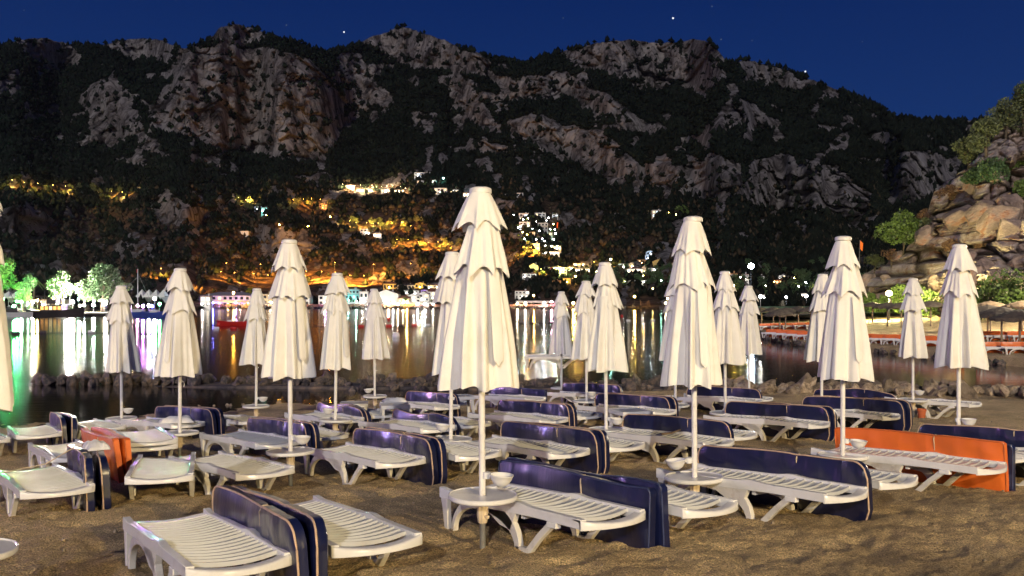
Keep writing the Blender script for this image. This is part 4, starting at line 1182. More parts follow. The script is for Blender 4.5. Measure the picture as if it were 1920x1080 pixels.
# ------------------------------------------------------------------ far beach on the right, and the cliff above it
SH = [(19.8, 14), (19.6, 33), (18.6, 40), (17.9, 45), (16.3, 52), (16.6, 60), (17.6, 66), (22, 85), (33.5, 130), (36, 150)]
ny = 120; nx_ = 40
ysb = np.linspace(14, 150, ny)
xsh = np.interp(ysb, [p[1] for p in SH], [p[0] for p in SH])
Tt = np.linspace(0, 1, nx_) ** 1.4
XB = xsh[:, None] + Tt[None] * 60; YB = np.repeat(ysb[:, None], nx_, 1)
inl = XB - xsh[:, None]
ZB = np.where(inl < 0.01, -0.4, 0.30 + 0.055 * inl + 0.05 * (fbm(XB / 1.1, YB / 1.1, 4, 101) - 0.5) * np.minimum(1, inl))
ZB = np.minimum(ZB, 2.0)
tag(link('far_beach', np_mesh('far_beach', np.stack([XB, YB, ZB], 2).reshape(-1, 3), grid_quads(ny, nx_, flip=True), mat=M['sand'])), kind='structure')
def zfb(x, y):
    s = float(np.interp(y, [p[1] for p in SH], [p[0] for p in SH])); return min(0.30 + 0.055 * max(x - s, 0), 2.0)

CSK = [(1560,560),(1590,545),(1612,520),(1640,506),(1680,484),(1712,452),(1730,425),(1738,400),(1750,362),(1770,345),(1800,326),(1830,306),(1850,276),(1880,240),(1920,222),(2000,180),(2200,130),(2500,100)]
nu2, nt2 = 420, 300
uc = np.linspace(1560, 2500, nu2)
skc = np.interp(uc, [p[0] for p in CSK], [p[1] for p in CSK]) + 10 * (fbm(uc / 16, uc * 0, 4, 111) - 0.5)
rb = np.interp(uc, [1560, 1660, 1750, 1830, 1920, 2200, 2500], [118, 98, 84, 74, 66, 52, 46])
vb = HY + (CZ - 1.3) * F / rb
Tc = np.linspace(0, 1, nt2)
UC, TC = np.meshgrid(uc, Tc, indexing='ij')
VC = vb[:, None] + (skc - vb)[:, None] * TC
slope = 0.055 + 0.05 * fbm(UC / 60, VC / 40, 3, 113)
RC = rb[:, None] + np.cumsum(slope * np.abs(np.gradient(VC, axis=1)), axis=1)
Zc = (HY - VC) * RC / F + CZ; Xc = (UC - 960) / F * RC
th = rad(38)
def strata(a, b):
    p = (a * math.cos(th) + b * math.sin(th)); q = (-a * math.sin(th) + b * math.cos(th)); return p, q
p_, q_ = strata(Xc, Zc)
wx = p_ + 1.2 * (fbm(Xc / 2.2, Zc / 2.2, 3, 121) - 0.5); wy = q_ + 1.2 * (fbm(Xc / 2.2, Zc / 2.2, 3, 127) - 0.5)
a1, a2, id1, ta = worley_tilt(wx / 4.4, wy / 2.3, 131)
b1, b2, id2, tb = worley_tilt(wx / 1.9 + 5, wy / 0.95, 137)
c1, c2, id3, tc_ = worley_tilt(wx / 0.75, wy / 0.36, 139)
crack1 = np.exp(-((a2 - a1) / 0.07) ** 2); crack2 = np.exp(-((b2 - b1) / 0.09) ** 2); crack3 = np.exp(-((c2 - c1) / 0.12) ** 2)
disp = -3.0 * (id1 - 0.5) - 1.3 * (id2 - 0.5) - 0.4 * (id3 - .5) + 1.9 * crack1 + 0.8 * crack2 + 0.22 * crack3 + 2.6 * ta + 1.2 * tb + 0.4 * tc_ + 0.5 * (fbm(Xc / 1.2, Zc / 1.2, 4, 141) - 0.5)
edge = np.clip(TC * 14, 0, 1)
RC2 = RC + disp * edge
back = 10
RCb = np.concatenate([np.full((nu2, 1), 0) + rb[:, None] - 0.6, RC2] + [RC2[:, -1:] + 3.0 * k for k in range(1, back)], 1)
ZCb = np.concatenate([np.full((nu2, 1), 0.2), CZ + (HY - VC) * RC / F] + [Zc[:, -1:] - 0.25 * k - 0.12 * k * k for k in range(1, back)], 1)
UCb = np.concatenate([UC[:, :1], UC] + [UC[:, -1:]] * (back - 1), 1)
XCb = (UCb - 960) / F * RCb
cme = np_mesh('rock_cliff', np.stack([XCb, RCb, ZCb], 2).reshape(-1, 3), grid_quads(nu2, nt2 + back, flip=True), smooth=False)
pad2 = lambda A: np.concatenate([A[:, :1], A] + [A[:, -1:]] * (back - 1), 1)
attr(cme, 'block', pad2(0.6 * id1 + 0.4 * id2)); attr(cme, 'crack', pad2(np.clip(crack1 + 0.7 * crack2, 0, 1)))
def cliff_mat():
    m, nt_, p = nodes('cliff_rock'); L = nt_.links
    t = nt_.nodes.new('ShaderNodeTexCoord')
    mp = nt_.nodes.new('ShaderNodeMapping'); mp.inputs['Rotation'].default_value = (0, rad(-38), 0); mp.inputs['Scale'].default_value = (0.85, 0.85, 1.35); L.new(t.outputs['Object'], mp.inputs[0])
    ab = nt_.nodes.new('ShaderNodeAttribute'); ab.attribute_name = 'block'
    n = nt_.nodes.new('ShaderNodeTexNoise'); n.inputs['Scale'].default_value = 0.9; n.inputs['Detail'].default_value = 9; n.inputs['Roughness'].default_value = 0.68
    L.new(mp.outputs[0], n.inputs['Vector'])
    ad = nt_.nodes.new('ShaderNodeMath'); ad.operation = 'MULTIPLY_ADD'; L.new(ab.outputs['Fac'], ad.inputs[0]); ad.inputs[1].default_value = 0.30; L.new(n.outputs[0], ad.inputs[2])
    r = nt_.nodes.new('ShaderNodeValToRGB'); e = r.color_ramp.elements
    e[0].position = 0.42; e[0].color = (0.20, 0.15, 0.13, 1); e[1].position = 0.88; e[1].color = (0.70, 0.61, 0.55, 1)
    k = e.new(0.58); k.color = (0.38, 0.29, 0.25, 1); k = e.new(0.72); k.color = (0.54, 0.44, 0.39, 1)
    L.new(ad.outputs[0], r.inputs[0])
    n2 = nt_.nodes.new('ShaderNodeTexNoise'); n2.inputs['Scale'].default_value = 0.55; n2.inputs['Detail'].default_value = 7; n2.inputs['Roughness'].default_value = 0.7; L.new(mp.outputs[0], n2.inputs['Vector'])
    mr = nt_.nodes.new('ShaderNodeMapRange'); mr.inputs['From Min'].default_value = 0.54; mr.inputs['From Max'].default_value = 0.64; mr.inputs['To Max'].default_value = 0.75; L.new(n2.outputs[0], mr.inputs[0])
    mx = nt_.nodes.new('ShaderNodeMix'); mx.data_type = 'RGBA'; L.new(mr.outputs[0], mx.inputs['Factor']); L.new(r.outputs[0], mx.inputs['A']); mx.inputs['B'].default_value = (0.34, 0.13, 0.05, 1)
    ac_ = nt_.nodes.new('ShaderNodeAttribute'); ac_.attribute_name = 'crack'
    mc = nt_.nodes.new('ShaderNodeMath'); mc.operation = 'MULTIPLY'; L.new(ac_.outputs['Fac'], mc.inputs[0]); mc.inputs[1].default_value = 0.7
    m3 = nt_.nodes.new('ShaderNodeMix'); m3.data_type = 'RGBA'; L.new(mc.outputs[0], m3.inputs['Factor']); L.new(mx.outputs['Result'], m3.inputs['A']); m3.inputs['B'].default_value = (0.045, 0.03, 0.02, 1)  # shade in the cracks painted into the rock colour
    L.new(m3.outputs['Result'], p.inputs['Base Color']); p.inputs['Roughness'].default_value = 0.9; p.inputs['Specular IOR Level'].default_value = 0.2
    n3 = nt_.nodes.new('ShaderNodeTexNoise'); n3.inputs['Scale'].default_value = 2.6; n3.inputs['Detail'].default_value = 9; n3.inputs['Roughness'].default_value = 0.7; L.new(mp.outputs[0], n3.inputs['Vector'])
    b = nt_.nodes.new('ShaderNodeBump'); b.inputs['Strength'].default_value = 0.9; b.inputs['Distance'].default_value = 0.5; L.new(n3.outputs[0], b.inputs['Height']); L.new(b.outputs[0], p.inputs['Normal'])
    return m
M['cliff'] = cliff_mat(); cme.materials.append(M['cliff'])
try: cme.set_sharp_from_angle(angle=rad(50))
except Exception: pass
cliff = tag(link('rock_cliff', cme), kind='structure')
def cliff_pt(px, v):
    i = int(np.argmin(np.abs(uc - px))); j = int(np.argmin(np.abs(VC[i] - v)))
    r = float(RC2[i, j]); return Vector(((px - 960) / F * r, r, float(Zc[i, j]))), r

# loose rocks: a few faceted shapes shared by hundreds
def rock_mesh(seed, name, m_, npt=17):
    "angular stone: hull of random points, edges slightly chipped"
    rs = random.Random(seed); bm = bmesh.new()
    for _ in range(npt):
        v = Vector((rs.gauss(0, 1), rs.gauss(0, 1), rs.gauss(0, 1))).normalized() * rs.uniform(0.85, 1.1); bm.verts.new(v)
    r_ = bmesh.ops.convex_hull(bm, input=bm.verts)
    bmesh.ops.delete(bm, geom=[e for e in set(r_['geom_interior'] + r_['geom_unused']) if isinstance(e, bmesh.types.BMVert)], context='VERTS')
    bmesh.ops.dissolve_limit(bm, angle_limit=rad(14), verts=bm.verts, edges=bm.edges)
    bmesh.ops.bevel(bm, geom=list(bm.edges), offset=0.045, segments=1, affect='EDGES', clamp_overlap=True)
    bmesh.ops.recalc_face_normals(bm, faces=bm.faces)
    me = bpy.data.meshes.new(name); bm.to_mesh(me); bm.free(); me.materials.append(m_)
    return me
RK = [rock_mesh(200 + i, 'rock', M['rock']) for i in range(7)]
RT = [rock_mesh(300 + i, 'rock', M['rock_tan']) for i in range(6)]
RCL = [rock_mesh(400 + i, 'boulder', M['cliff'], 22) for i in range(5)]

def rock_line(root, pts, n, meshes, wid, s0, s1, seed, hgt=0.55, base=None):
    rs = random.Random(seed)
    segs = []; tot = 0
    for a, b in zip(pts[:-1], pts[1:]):
        l = math.hypot(b[0]-a[0], b[1]-a[1]); segs.append((a, b, l)); tot += l
    for q in range(n):
        t = rs.uniform(0, tot)
        for a, b, l in segs:
            if t <= l: break
            t -= l
        f = t / l
        nx__, ny__ = -(b[1]-a[1]) / l, (b[0]-a[0]) / l
        w = rs.gauss(0, 0.45); w = max(-1, min(1, w)); s = rs.uniform(s0, s1) * (0.8 + 0.4 * rs.random())
        x = a[0] + (b[0]-a[0]) * f + nx__ * w * wid; y = a[1] + (b[1]-a[1]) * f + ny__ * w * wid
        zb_ = base(x, y) if base else 0.0
        z = zb_ + hgt * (1 - w * w) * rs.uniform(0.5, 1.0) + 0.02
        link('rock', meshes[rs.randrange(len(meshes))], parent=root, loc=(x, y, z), rot=(rs.uniform(0, 6), rs.uniform(0, 6), rs.uniform(0, 6)), scale=(s * rs.uniform(.8, 1.5), s * rs.uniform(.8, 1.2), s * rs.uniform(.55, .95)))
gb = lambda x, y: max(float(G(x, y)), -0.1)
bw = empty('rock_breakwater', (0, 0, 0)); tag(bw, 'low breakwater of dark piled rocks between the rock pool and the bay', 'breakwater')
rock_line(bw, [(-14.4, 28.2), (-11.5, 28.2), (-8, 27.6), (-5, 27.3), (-2, 27.2)], 190, RK, 0.7, 0.11, 0.24, 1, 0.16)
rock_line(bw, [(-4.5, 26.6), (-2, 26.6), (0, 26.8), (3, 26.6), (5.2, 26.2)], 108, RK, 1.0, 0.10, 0.23, 2, 0.20, gb)
# soil core under the rocks
m = MB(); v = []; Pc = [(-14.2, 28.2), (-11.5, 28.2), (-8, 27.6), (-5, 27.3), (-2, 27.1), (0, 26.9), (3, 26.7), (5.6, 26.3)]
for k, (x, y) in enumerate(Pc):
    h = -0.05 if x < -9 else 0.10
    for dy, z in ((-1.3, -0.4), (-0.8, h * 0.7), (0, h), (0.8, h * 0.6), (1.4, -0.4)): v.append((x, y + dy, z))
f = [(k*5+j, k*5+j+1, k*5+j+6, k*5+j+5) for k in range(len(Pc)-1) for j in range(4)] + [(0,1,2,3,4), tuple(len(v)-1-k for k in range(5))]
m.add(v, f).build('rubble_core', M['rock'], bw)
sr = empty('shore_rocks', (0, 0, 0)); tag(sr, 'scattered tan rocks along the waterline right of the centre', 'rocks')
rock_line(sr, [(5.4, 25.6), (7.6, 25.4), (9.2, 24.8), (11, 24.4), (13.4, 23.6), (16, 23.2)], 150, RT, 1.3, 0.10, 0.30, 3, 0.14, gb)
rock_line(sr, [(-7.5, 21.8), (-5.0, 22.8), (-3.2, 24.2)], 14, RT, 0.6, 0.03, 0.08, 4, 0.02, gb)
m = MB(); v = []
Pq = [(x, y) for x, y in zip(xsh[:90], ysb[:90])]
kerb = empty('waterline_stones', (0, 0, 0)); tag(kerb, 'dark stones edging the far beach along the water on the right', 'rocks')
rs = random.Random(5)
for k in range(150):
    i = rs.randrange(12, 72); s = rs.uniform(0.08, 0.17)
    link('rock', RK[rs.randrange(7)], parent=kerb, loc=(xsh[i] + rs.uniform(-0.1, 0.5), ysb[i] + rs.uniform(-.6, .6), 0.06 + rs.uniform(0, .08)), rot=(rs.uniform(0, 6), rs.uniform(0, 6), rs.uniform(0, 6)), scale=(s * 1.3, s * 1.3, s))
cb = empty('cliff_boulders', (0, 0, 0)); tag(cb, 'rounded boulders bulging from the cliff and lying at its foot', 'rocks')
for k in range(50):
    px = rs.uniform(1600, 2050); i = int(np.argmin(np.abs(uc - px))); t = rs.random() ** 1.3
    v = vb[i] + (skc[i] - vb[i]) * t * 0.98
    p, r = cliff_pt(px, v); s = rs.uniform(0.35, 1.35) * (1.0 if rs.random() < .75 else 1.5)
    link('boulder', RCL[rs.randrange(5)], parent=cb, loc=(p.x, p.y + 0.1, p.z), rot=(rs.uniform(-.6, .6), rad(-38) + rs.uniform(-.5, .5), rs.uniform(0, 6)), scale=(s * rs.uniform(1.0, 1.5), s, s * rs.uniform(.75, 1.1)))

# ------------------------------------------------------------------ trees and bushes made of many leaves
def leaf_cloud(n, lobes, size, seed):
    "leaf quads scattered through the volume of several lobes; lobes: (x, y, z, r)"
    rs = np.random.RandomState(seed)
    w = np.array([l[3] ** 2 for l in lobes]); w = w / w.sum()
    idx = rs.choice(len(lobes), n, p=w); Lb = np.array(lobes)[idx]
    d = rs.normal(size=(n, 3)); d /= np.linalg.norm(d, axis=1)[:, None]
    clump = vn(d[:, 0] * 3 + idx * 7, d[:, 2] * 3 + d[:, 1] * 2, seed)
    r = Lb[:, 3] * (0.60 + 0.40 * rs.random_sample(n) ** 0.5) * (0.72 + 0.5 * clump)
    c = Lb[:, :3] + d * r[:, None] * np.array([1, 1, 0.85])
    a = rs.normal(size=(n, 3)); a /= np.linalg.norm(a, axis=1)[:, None]
    b = np.cross(a, rs.normal(size=(n, 3))); b /= np.linalg.norm(b, axis=1)[:, None]
    s = size * rs.uniform(0.6, 1.4, n)[:, None]
    q = np.stack([c - a * s, c + b * s * 0.55, c + a * s, c - b * s * 0.55], 1)
    return q.reshape(-1, 3), np.arange(n * 4).reshape(-1, 4)

def tree(name, loc, h, w, leafmat, label, cat, seed, n=1800, lsize=None, trunk=0.30, group=None, lift=0.35):
    rs = random.Random(seed)
    root = empty(name, loc)
    lobes = []
    nl = 7 + rs.randrange(4)
    for k in range(nl):
        a = rs.uniform(0, 6.28); q = rs.uniform(0, 0.34) * w
        z = h * rs.uniform(lift + 0.05, 0.82); rr_ = w * rs.uniform(0.17, 0.28)
        lobes.append((q * math.cos(a), q * math.sin(a), z, rr_))
    lobes.append((0, 0, h * 0.85, w * 0.20))
    V, Q = leaf_cloud(n, lobes, lsize or w * 0.035, seed)
    link('crown', np_mesh('crown', V, Q, smooth=False, mat=leafmat), parent=root)
    m = MB(); tr = max(0.05, w * 0.035)
    m.tube([(0, 0, -0.3), (rs.uniform(-.1, .1), 0, h * 0.3), (rs.uniform(-.2, .2), rs.uniform(-.2, .2), h * 0.6)], [tr * 1.3, tr, tr * 0.5], 8)
    for l in lobes[:5]: m.tube([(0, 0, h * 0.3), (l[0] * 0.5, l[1] * 0.5, (h * 0.3 + l[2]) / 2), (l[0], l[1], l[2])], [tr * 0.6, tr * 0.4, tr * 0.15], 6)
    m.build('trunk', M['bark'], root, smooth=True)
    tag(root, label, cat, group)
    return root

def on_cliff(px, v): return cliff_pt(px, v)[0]
p, r = cliff_pt(1694, 478); tree('pine_tree', p, 4.6, 5.6, M['leaf_bright'], 'bright green pine growing on the rocky spur left of the cliff', 'tree', 1, n=3600, lsize=0.15)
p, r = cliff_pt(1672, 500); tree('bush', p, 1.9, 2.4, M['leaf_dry'], 'brownish bush below the bright pine on the rocky spur', 'bush', 2, n=900, lsize=0.1)
p, r = cliff_pt(1640, 508); tree('bush', p, 1.7, 3.2, M['leaf_olive'], 'dull green bush at the low left end of the rocky spur', 'bush', 3, n=900, lsize=0.1)
TOPS = [(1815, 318, 3.6, 3.4, 'leaf_olive', 'rounded olive green bush at the left end of the cliff top'), (1850, 300, 4.2, 4.2, 'leaf_olive', 'olive bush second from the left on the cliff top'),
        (1885, 262, 5.0, 4.6, 'leaf_olive', 'tall olive tree reaching above the cliff top against the sky'), (1920, 245, 5.6, 4.6, 'leaf_olive', 'highest olive tree on the cliff cut by the right edge'),
        (1965, 225, 5.2, 5.2, 'leaf', 'green tree on the cliff top beyond the right edge'), (1862, 345, 3.0, 3.8, 'leaf', 'dark green bush hanging below the olive trees on the cliff'),
        (1828, 352, 2.4, 3.0, 'leaf', 'small dark bush under the leftmost olive bush on the cliff'), (1915, 375, 2.6, 2.6, 'leaf_bright', 'yellow green bush between the rocks at the right edge of the cliff'),
        (1905, 325, 3.0, 3.0, 'leaf_bright', 'light green bush right of the pale boulder high on the cliff'), (1735, 400, 1.6, 2.0, 'leaf_dry', 'reddish dry bush on the left shoulder of the cliff'),
        (1786, 372, 1.8, 2.8, 'leaf_dry', 'brown dry bush on the cliff left of the big pale rock'), (1735, 425, 1.4, 1.6, 'leaf_olive', 'small olive bush on the left shoulder of the cliff'),
        (1850, 460, 1.3, 2.2, 'leaf_dry', 'dry rusty bush in the middle of the cliff face'), (1785, 465, 1.2, 1.8, 'leaf_dry', 'dry ginger bush above the rightmost parasol on the cliff')]
for i, (px, v, h, w, lm, lab) in enumerate(TOPS):
    p, r = cliff_pt(px, v)
    tree('bush' if h < 4 else 'olive_tree', p - Vector((0, 0, 0.5)), h, w, M[lm], lab, 'bush' if h < 4 else 'tree', 20 + i, n=int(700 + 420 * w), lsize=0.13)
FOOT = [(1630, 575, 2.6, 3.4), (1655, 580, 2.2, 3.0), (1690, 572, 3.2, 3.8), (1720, 572, 3.0, 3.2), (1745, 580, 2.4, 3.0), (1855, 580, 3.0, 4.0), (1890, 572, 3.6, 4.2), (1925, 575, 3.4, 4.0), (1602, 580, 2.0, 3.2)]
FL = ['leafy green shrub left of the beach lamp under the cliff', 'low shrub just left of the beach lamp post', 'tall yellow green shrub right behind the beach lamp', 'shrub between the beach lamp and the lilac parasol', 'shrub at the cliff foot between the two right parasols',
      'dark green shrub right of the rightmost parasol', 'tall green shrub above the pale thatched sunshade', 'green shrub at the right edge under the cliff', 'small shrub at the left end of the shrub row under the cliff']
for i, (px, v, h, w) in enumerate(FOOT):
    r = float(np.interp(px, uc, rb)) - 3.0
    x = (px - 960) / F * r
    tree('shrub', (x, r, zfb(x, r) - 0.1), h, w, M['leaf_bright'], FL[i], 'shrub', 60 + i, n=1500, lsize=0.13, group='leafy shrubs along the foot of the cliff', lift=0.1)

# ------------------------------------------------------------------ thatched sunshades and orange loungers of the far beach
def thatch(loc, rdm, h, m_, label, seed):
    rs = random.Random(seed); root = empty('thatched_parasol', loc)
    n = 28; v = []; prof = [(0.04, 0.0), (0.35, -0.10), (0.7, -0.26), (1.0, -0.46), (1.02, -0.56)]
    for q, (r_, z) in enumerate(prof):
        for k in range(n):
            a = 2 * math.pi * k / n
            j = (rs.uniform(-.05, .05) if q else 0); v.append((rdm * r_ * (1 + j) * math.cos(a), rdm * r_ * (1 + j) * math.sin(a), h + z * rdm * (0.72 if q < 4 else 0.75) + (rs.uniform(-.08, .03) if q == 4 else 0)))
    f = [(q*n+k, (q+1)*n+k, (q+1)*n+(k+1)%n, q*n+(k+1)%n) for q in range(4) for k in range(n)] + [tuple(range(n))]
    MB().add(v, f).build('thatch', m_, root, fix=False)
    MB().tube([(0, 0, -0.3), (0, 0, h - 0.05)], 0.05, 8).build('pole', M['wood'], root, smooth=True)
    m = MB()
    for k in range(6):
        a = k * math.pi / 3; m.tube([(0, 0, h - 0.12), (rdm * .8 * math.cos(a), rdm * .8 * math.sin(a), h - 0.12 - 0.22 * rdm)], 0.02, 5)
    m.build('spokes', M['wood'], root)
    tag(root, label, 'sunshade', 'thatched sunshades of the far beach')
TH = [(1428, 577, 88, 'thatch'), (1450, 576, 82, 'thatch'), (1473, 578, 70, 'thatch'), (1497, 575, 78, 'thatch'), (1520, 578, 68, 'thatch'), (1545, 577, 80, 'thatch'), (1462, 582, 60, 'thatch'), (1636, 582, 78, 'thatch'), (1664, 585, 66, 'thatch'), (1690, 586, 62, 'thatch'), (1745, 582, 62, 'thatch'),
      (1857, 567, 52, 'thatch_pale'), (1916, 571, 50, 'thatch_pale'), (1852, 598, 47, 'thatch'), (1878, 602, 44, 'thatch'), (1912, 594, 40, 'thatch'), (1580, 580, 74, 'thatch')]
TL = ['leftmost dark thatched sunshade of the far beach', 'dark thatched sunshade second from the left on the far beach', 'dark thatched sunshade in the middle of the left cluster on the far beach', 'dark thatched sunshade with a pale streak left of the half hidden parasol', 'rightmost dark thatched sunshade of the left cluster',
      'dark thatched sunshade behind the parasol before the orange mattress', 'lowest thatched sunshade of the left cluster, nearest the water', 'dark thatched sunshade left of the beach lamp', 'dark thatched sunshade right under the beach lamp', 'low dark sunshade touching the lilac parasol', 'dark sunshade between the two right parasols',
      'pale lit thatched sunshade right of the rightmost parasol', 'pale thatched sunshade cut by the right edge', 'dark thatched sunshade under the pale one on the right', 'largest dark sunshade at the right, above the yellow lounger', 'violet-grey thatched sunshade at the right edge', 'dark thatched sunshade hidden behind the parasol before the orange mattress']
for i, (px, v, r, mm) in enumerate(TH):
    x = (px - 960) / F * r; ztop = CZ - (v - HY) * r / F; zg = zfb(x, r)
    thatch((x, r, zg), 0.98 if i < 13 else 1.15, max(1.7, ztop - zg), M[mm], TL[i], i)
om = mattress_mesh(1.84, 0.5, 0.08, 0.02, 0.02, 44, M['orange'], M['orange_piping'])
ORDN = ['first', 'second', 'third', 'fourth', 'fifth', 'sixth', 'seventh', 'eighth', 'ninth', 'tenth', 'eleventh', 'twelfth', 'thirteenth', 'fourteenth', 'fifteenth']
FP = {}
def far_pair(px, r, yaw, lab, lab2):
    k_ = FP.get(lab, 0); FP[lab] = k_ + 1
    lab = lab + ', ' + ORDN[k_] + ' from its left end'; lab2 = lab2 + ', ' + ORDN[k_] + ' from its left end'
    x = (px - 960) / F * r; z = zfb(x, r)
    o = copy_tree(protoF); o.location = (x, r, z); o.rotation_euler = (0, 0, yaw)
    tag(o, lab, 'sun lounger', 'white sun loungers of the far beach')
    c, s = math.cos(yaw), math.sin(yaw)
    b = link('mattress', om[0], loc=(x - s * 0.7, r + c * 0.7, z), rot=(0, 0, yaw))
    tag(b, lab2, 'mattress', 'orange mattresses of the far beach')
rowA = [(1428, 58.5), (1447, 57), (1466, 55.5), (1486, 54), (1506, 53.5), (1526, 52.5), (1546, 51), (1566, 50), (1586, 49), (1606, 48.2), (1626, 47.6), (1650, 47), (1674, 46), (1698, 45), (1722, 44)]
for px, r in rowA: far_pair(px, r, rad(-38), 'white lounger in the waterline row of the far beach', 'orange mattress in the waterline row of the far beach')
rowB = [(1425, 74), (1446, 73), (1468, 72), (1490, 71), (1512, 70)]
for px, r in rowB: far_pair(px, r, rad(-10), 'white lounger in the second row of the far beach', 'orange mattress in the second row of the far beach')
rowC = [(1838, 38.5), (1885, 37.8), (1935, 37)]
for k, (px, r) in enumerate(rowC): far_pair(px, r, rad(-14), 'white lounger in the nearest row at the right edge', 'orange mattress in the nearest row at the right edge')
rowD = [(1850, 45), (1900, 44), (1945, 43)]
for k, (px, r) in enumerate(rowD): far_pair(px, r, rad(-6), 'white lounger in the upper row at the right edge', 'orange mattress in the upper row at the right edge')
# ------------------------------------------------------------------ lamps
SOD = (1.0, 0.42, 0.06); WARM = (1.0, 0.72, 0.38); WHITE = (1.0, 0.93, 0.80); COOL = (0.70, 0.85, 1.0)
GREEN = (0.10, 1.0, 0.25); BLUE = (0.10, 0.12, 1.0); PURP = (0.50, 0.15, 1.0); PINK = (1.0, 0.35, 0.65); TEAL = (0.25, 0.95, 0.85); YEL = (1.0, 0.62, 0.12); MINT = (0.45, 1.0, 0.70)
CN = {'SOD': 'orange', 'WARM': 'warm white', 'WHITE': 'white', 'COOL': 'cold white', 'GREEN': 'green', 'BLUE': 'blue', 'PURP': 'purple', 'PINK': 'pink', 'TEAL': 'turquoise', 'YEL': 'yellow', 'MINT': 'mint green'}
ball = None
def ball_mesh(m_):
    bm = bmesh.new(); bmesh.ops.create_icosphere(bm, subdivisions=1, radius=1.0); me = bpy.data.meshes.new('bulb'); bm.to_mesh(me); bm.free(); me.materials.append(m_); return me
BALLS = {}
def lamp(loc, h, col, L, r, label, cat='street lamp', name='street_lamp', arm=False, group=None):
    "a pole with a glowing globe; L is the brightness of the globe, r its radius"
    key = (col, L)
    if key not in BALLS: BALLS[key] = ball_mesh(emis('lamp_glow', globals()[col], L))
    root = empty(name, loc)
    link('globe', BALLS[key], parent=root, loc=(0, -r * 1.2 if arm else 0, h), scale=(r, r, r))
    m = MB().tube([(0, 0, -0.5), (0, 0, h - r)], [0.07 + h * 0.004, 0.05], 8)
    po = m.build('pole', M['metal_dark'], root, smooth=True)
    MB().lathe([(0.03, 0.0), (r * 0.6, 0.0), (r * 0.5, -r * 0.25), (0.05, -r * 0.3)], 10, c=(0, 0, h - r * 0.85)).build('collar', M['metal_dark'], po)
    tag(root, label, cat, group or 'lamps round the bay')
    return root

# promenade lamps behind the viewer: they light the beach
PROM = [((14.0, -19.0), 6.2, 'PROM_Y', 11500, 0.32, 'tall sodium promenade lamp behind the beach on the right'),
        ((-17.0, -15.0), 5.0, 'PROM_W', 1500, 0.30, 'tall whitish promenade lamp behind the beach on the left'),
        ((-21.0, -1.0), 3.4, 'PROM_P', 500, 0.22, 'purple bar lamp at the left side of the beach')]
PROM_Y = (1.0, 0.76, 0.38); PROM_W = (1.0, 0.90, 0.80); PROM_P = (0.75, 0.28, 1.0)
PROM += [((-37.0, 30.0), 3.6, 'PROM_P', 1250, 0.32, 'purple lamp of the pier bar left of the view'), ((-41.0, 35.0), 3.8, 'PROM_W', 1700, 0.32, 'white lamp of the pier bar left of the view'),
         ((-36.0, 24.0), 3.4, 'PROM_B', 900, 0.30, 'blue violet lamp of the pier bar left of the view'), ((-43.0, 42.0), 3.6, 'PROM_P', 1100, 0.3, 'second purple lamp of the pier bar left of the view')]
tag(MB().box(-47, -33, 20, 46, 0.25, 0.6).build('pier', M['concrete'], None), kind='structure')
PROM_B = (0.35, 0.30, 1.0)
for (x, y), h, c, L, r, lab in PROM: lamp((x, y, max(0.6, float(G(x, y)))), h, c, L, r, lab)

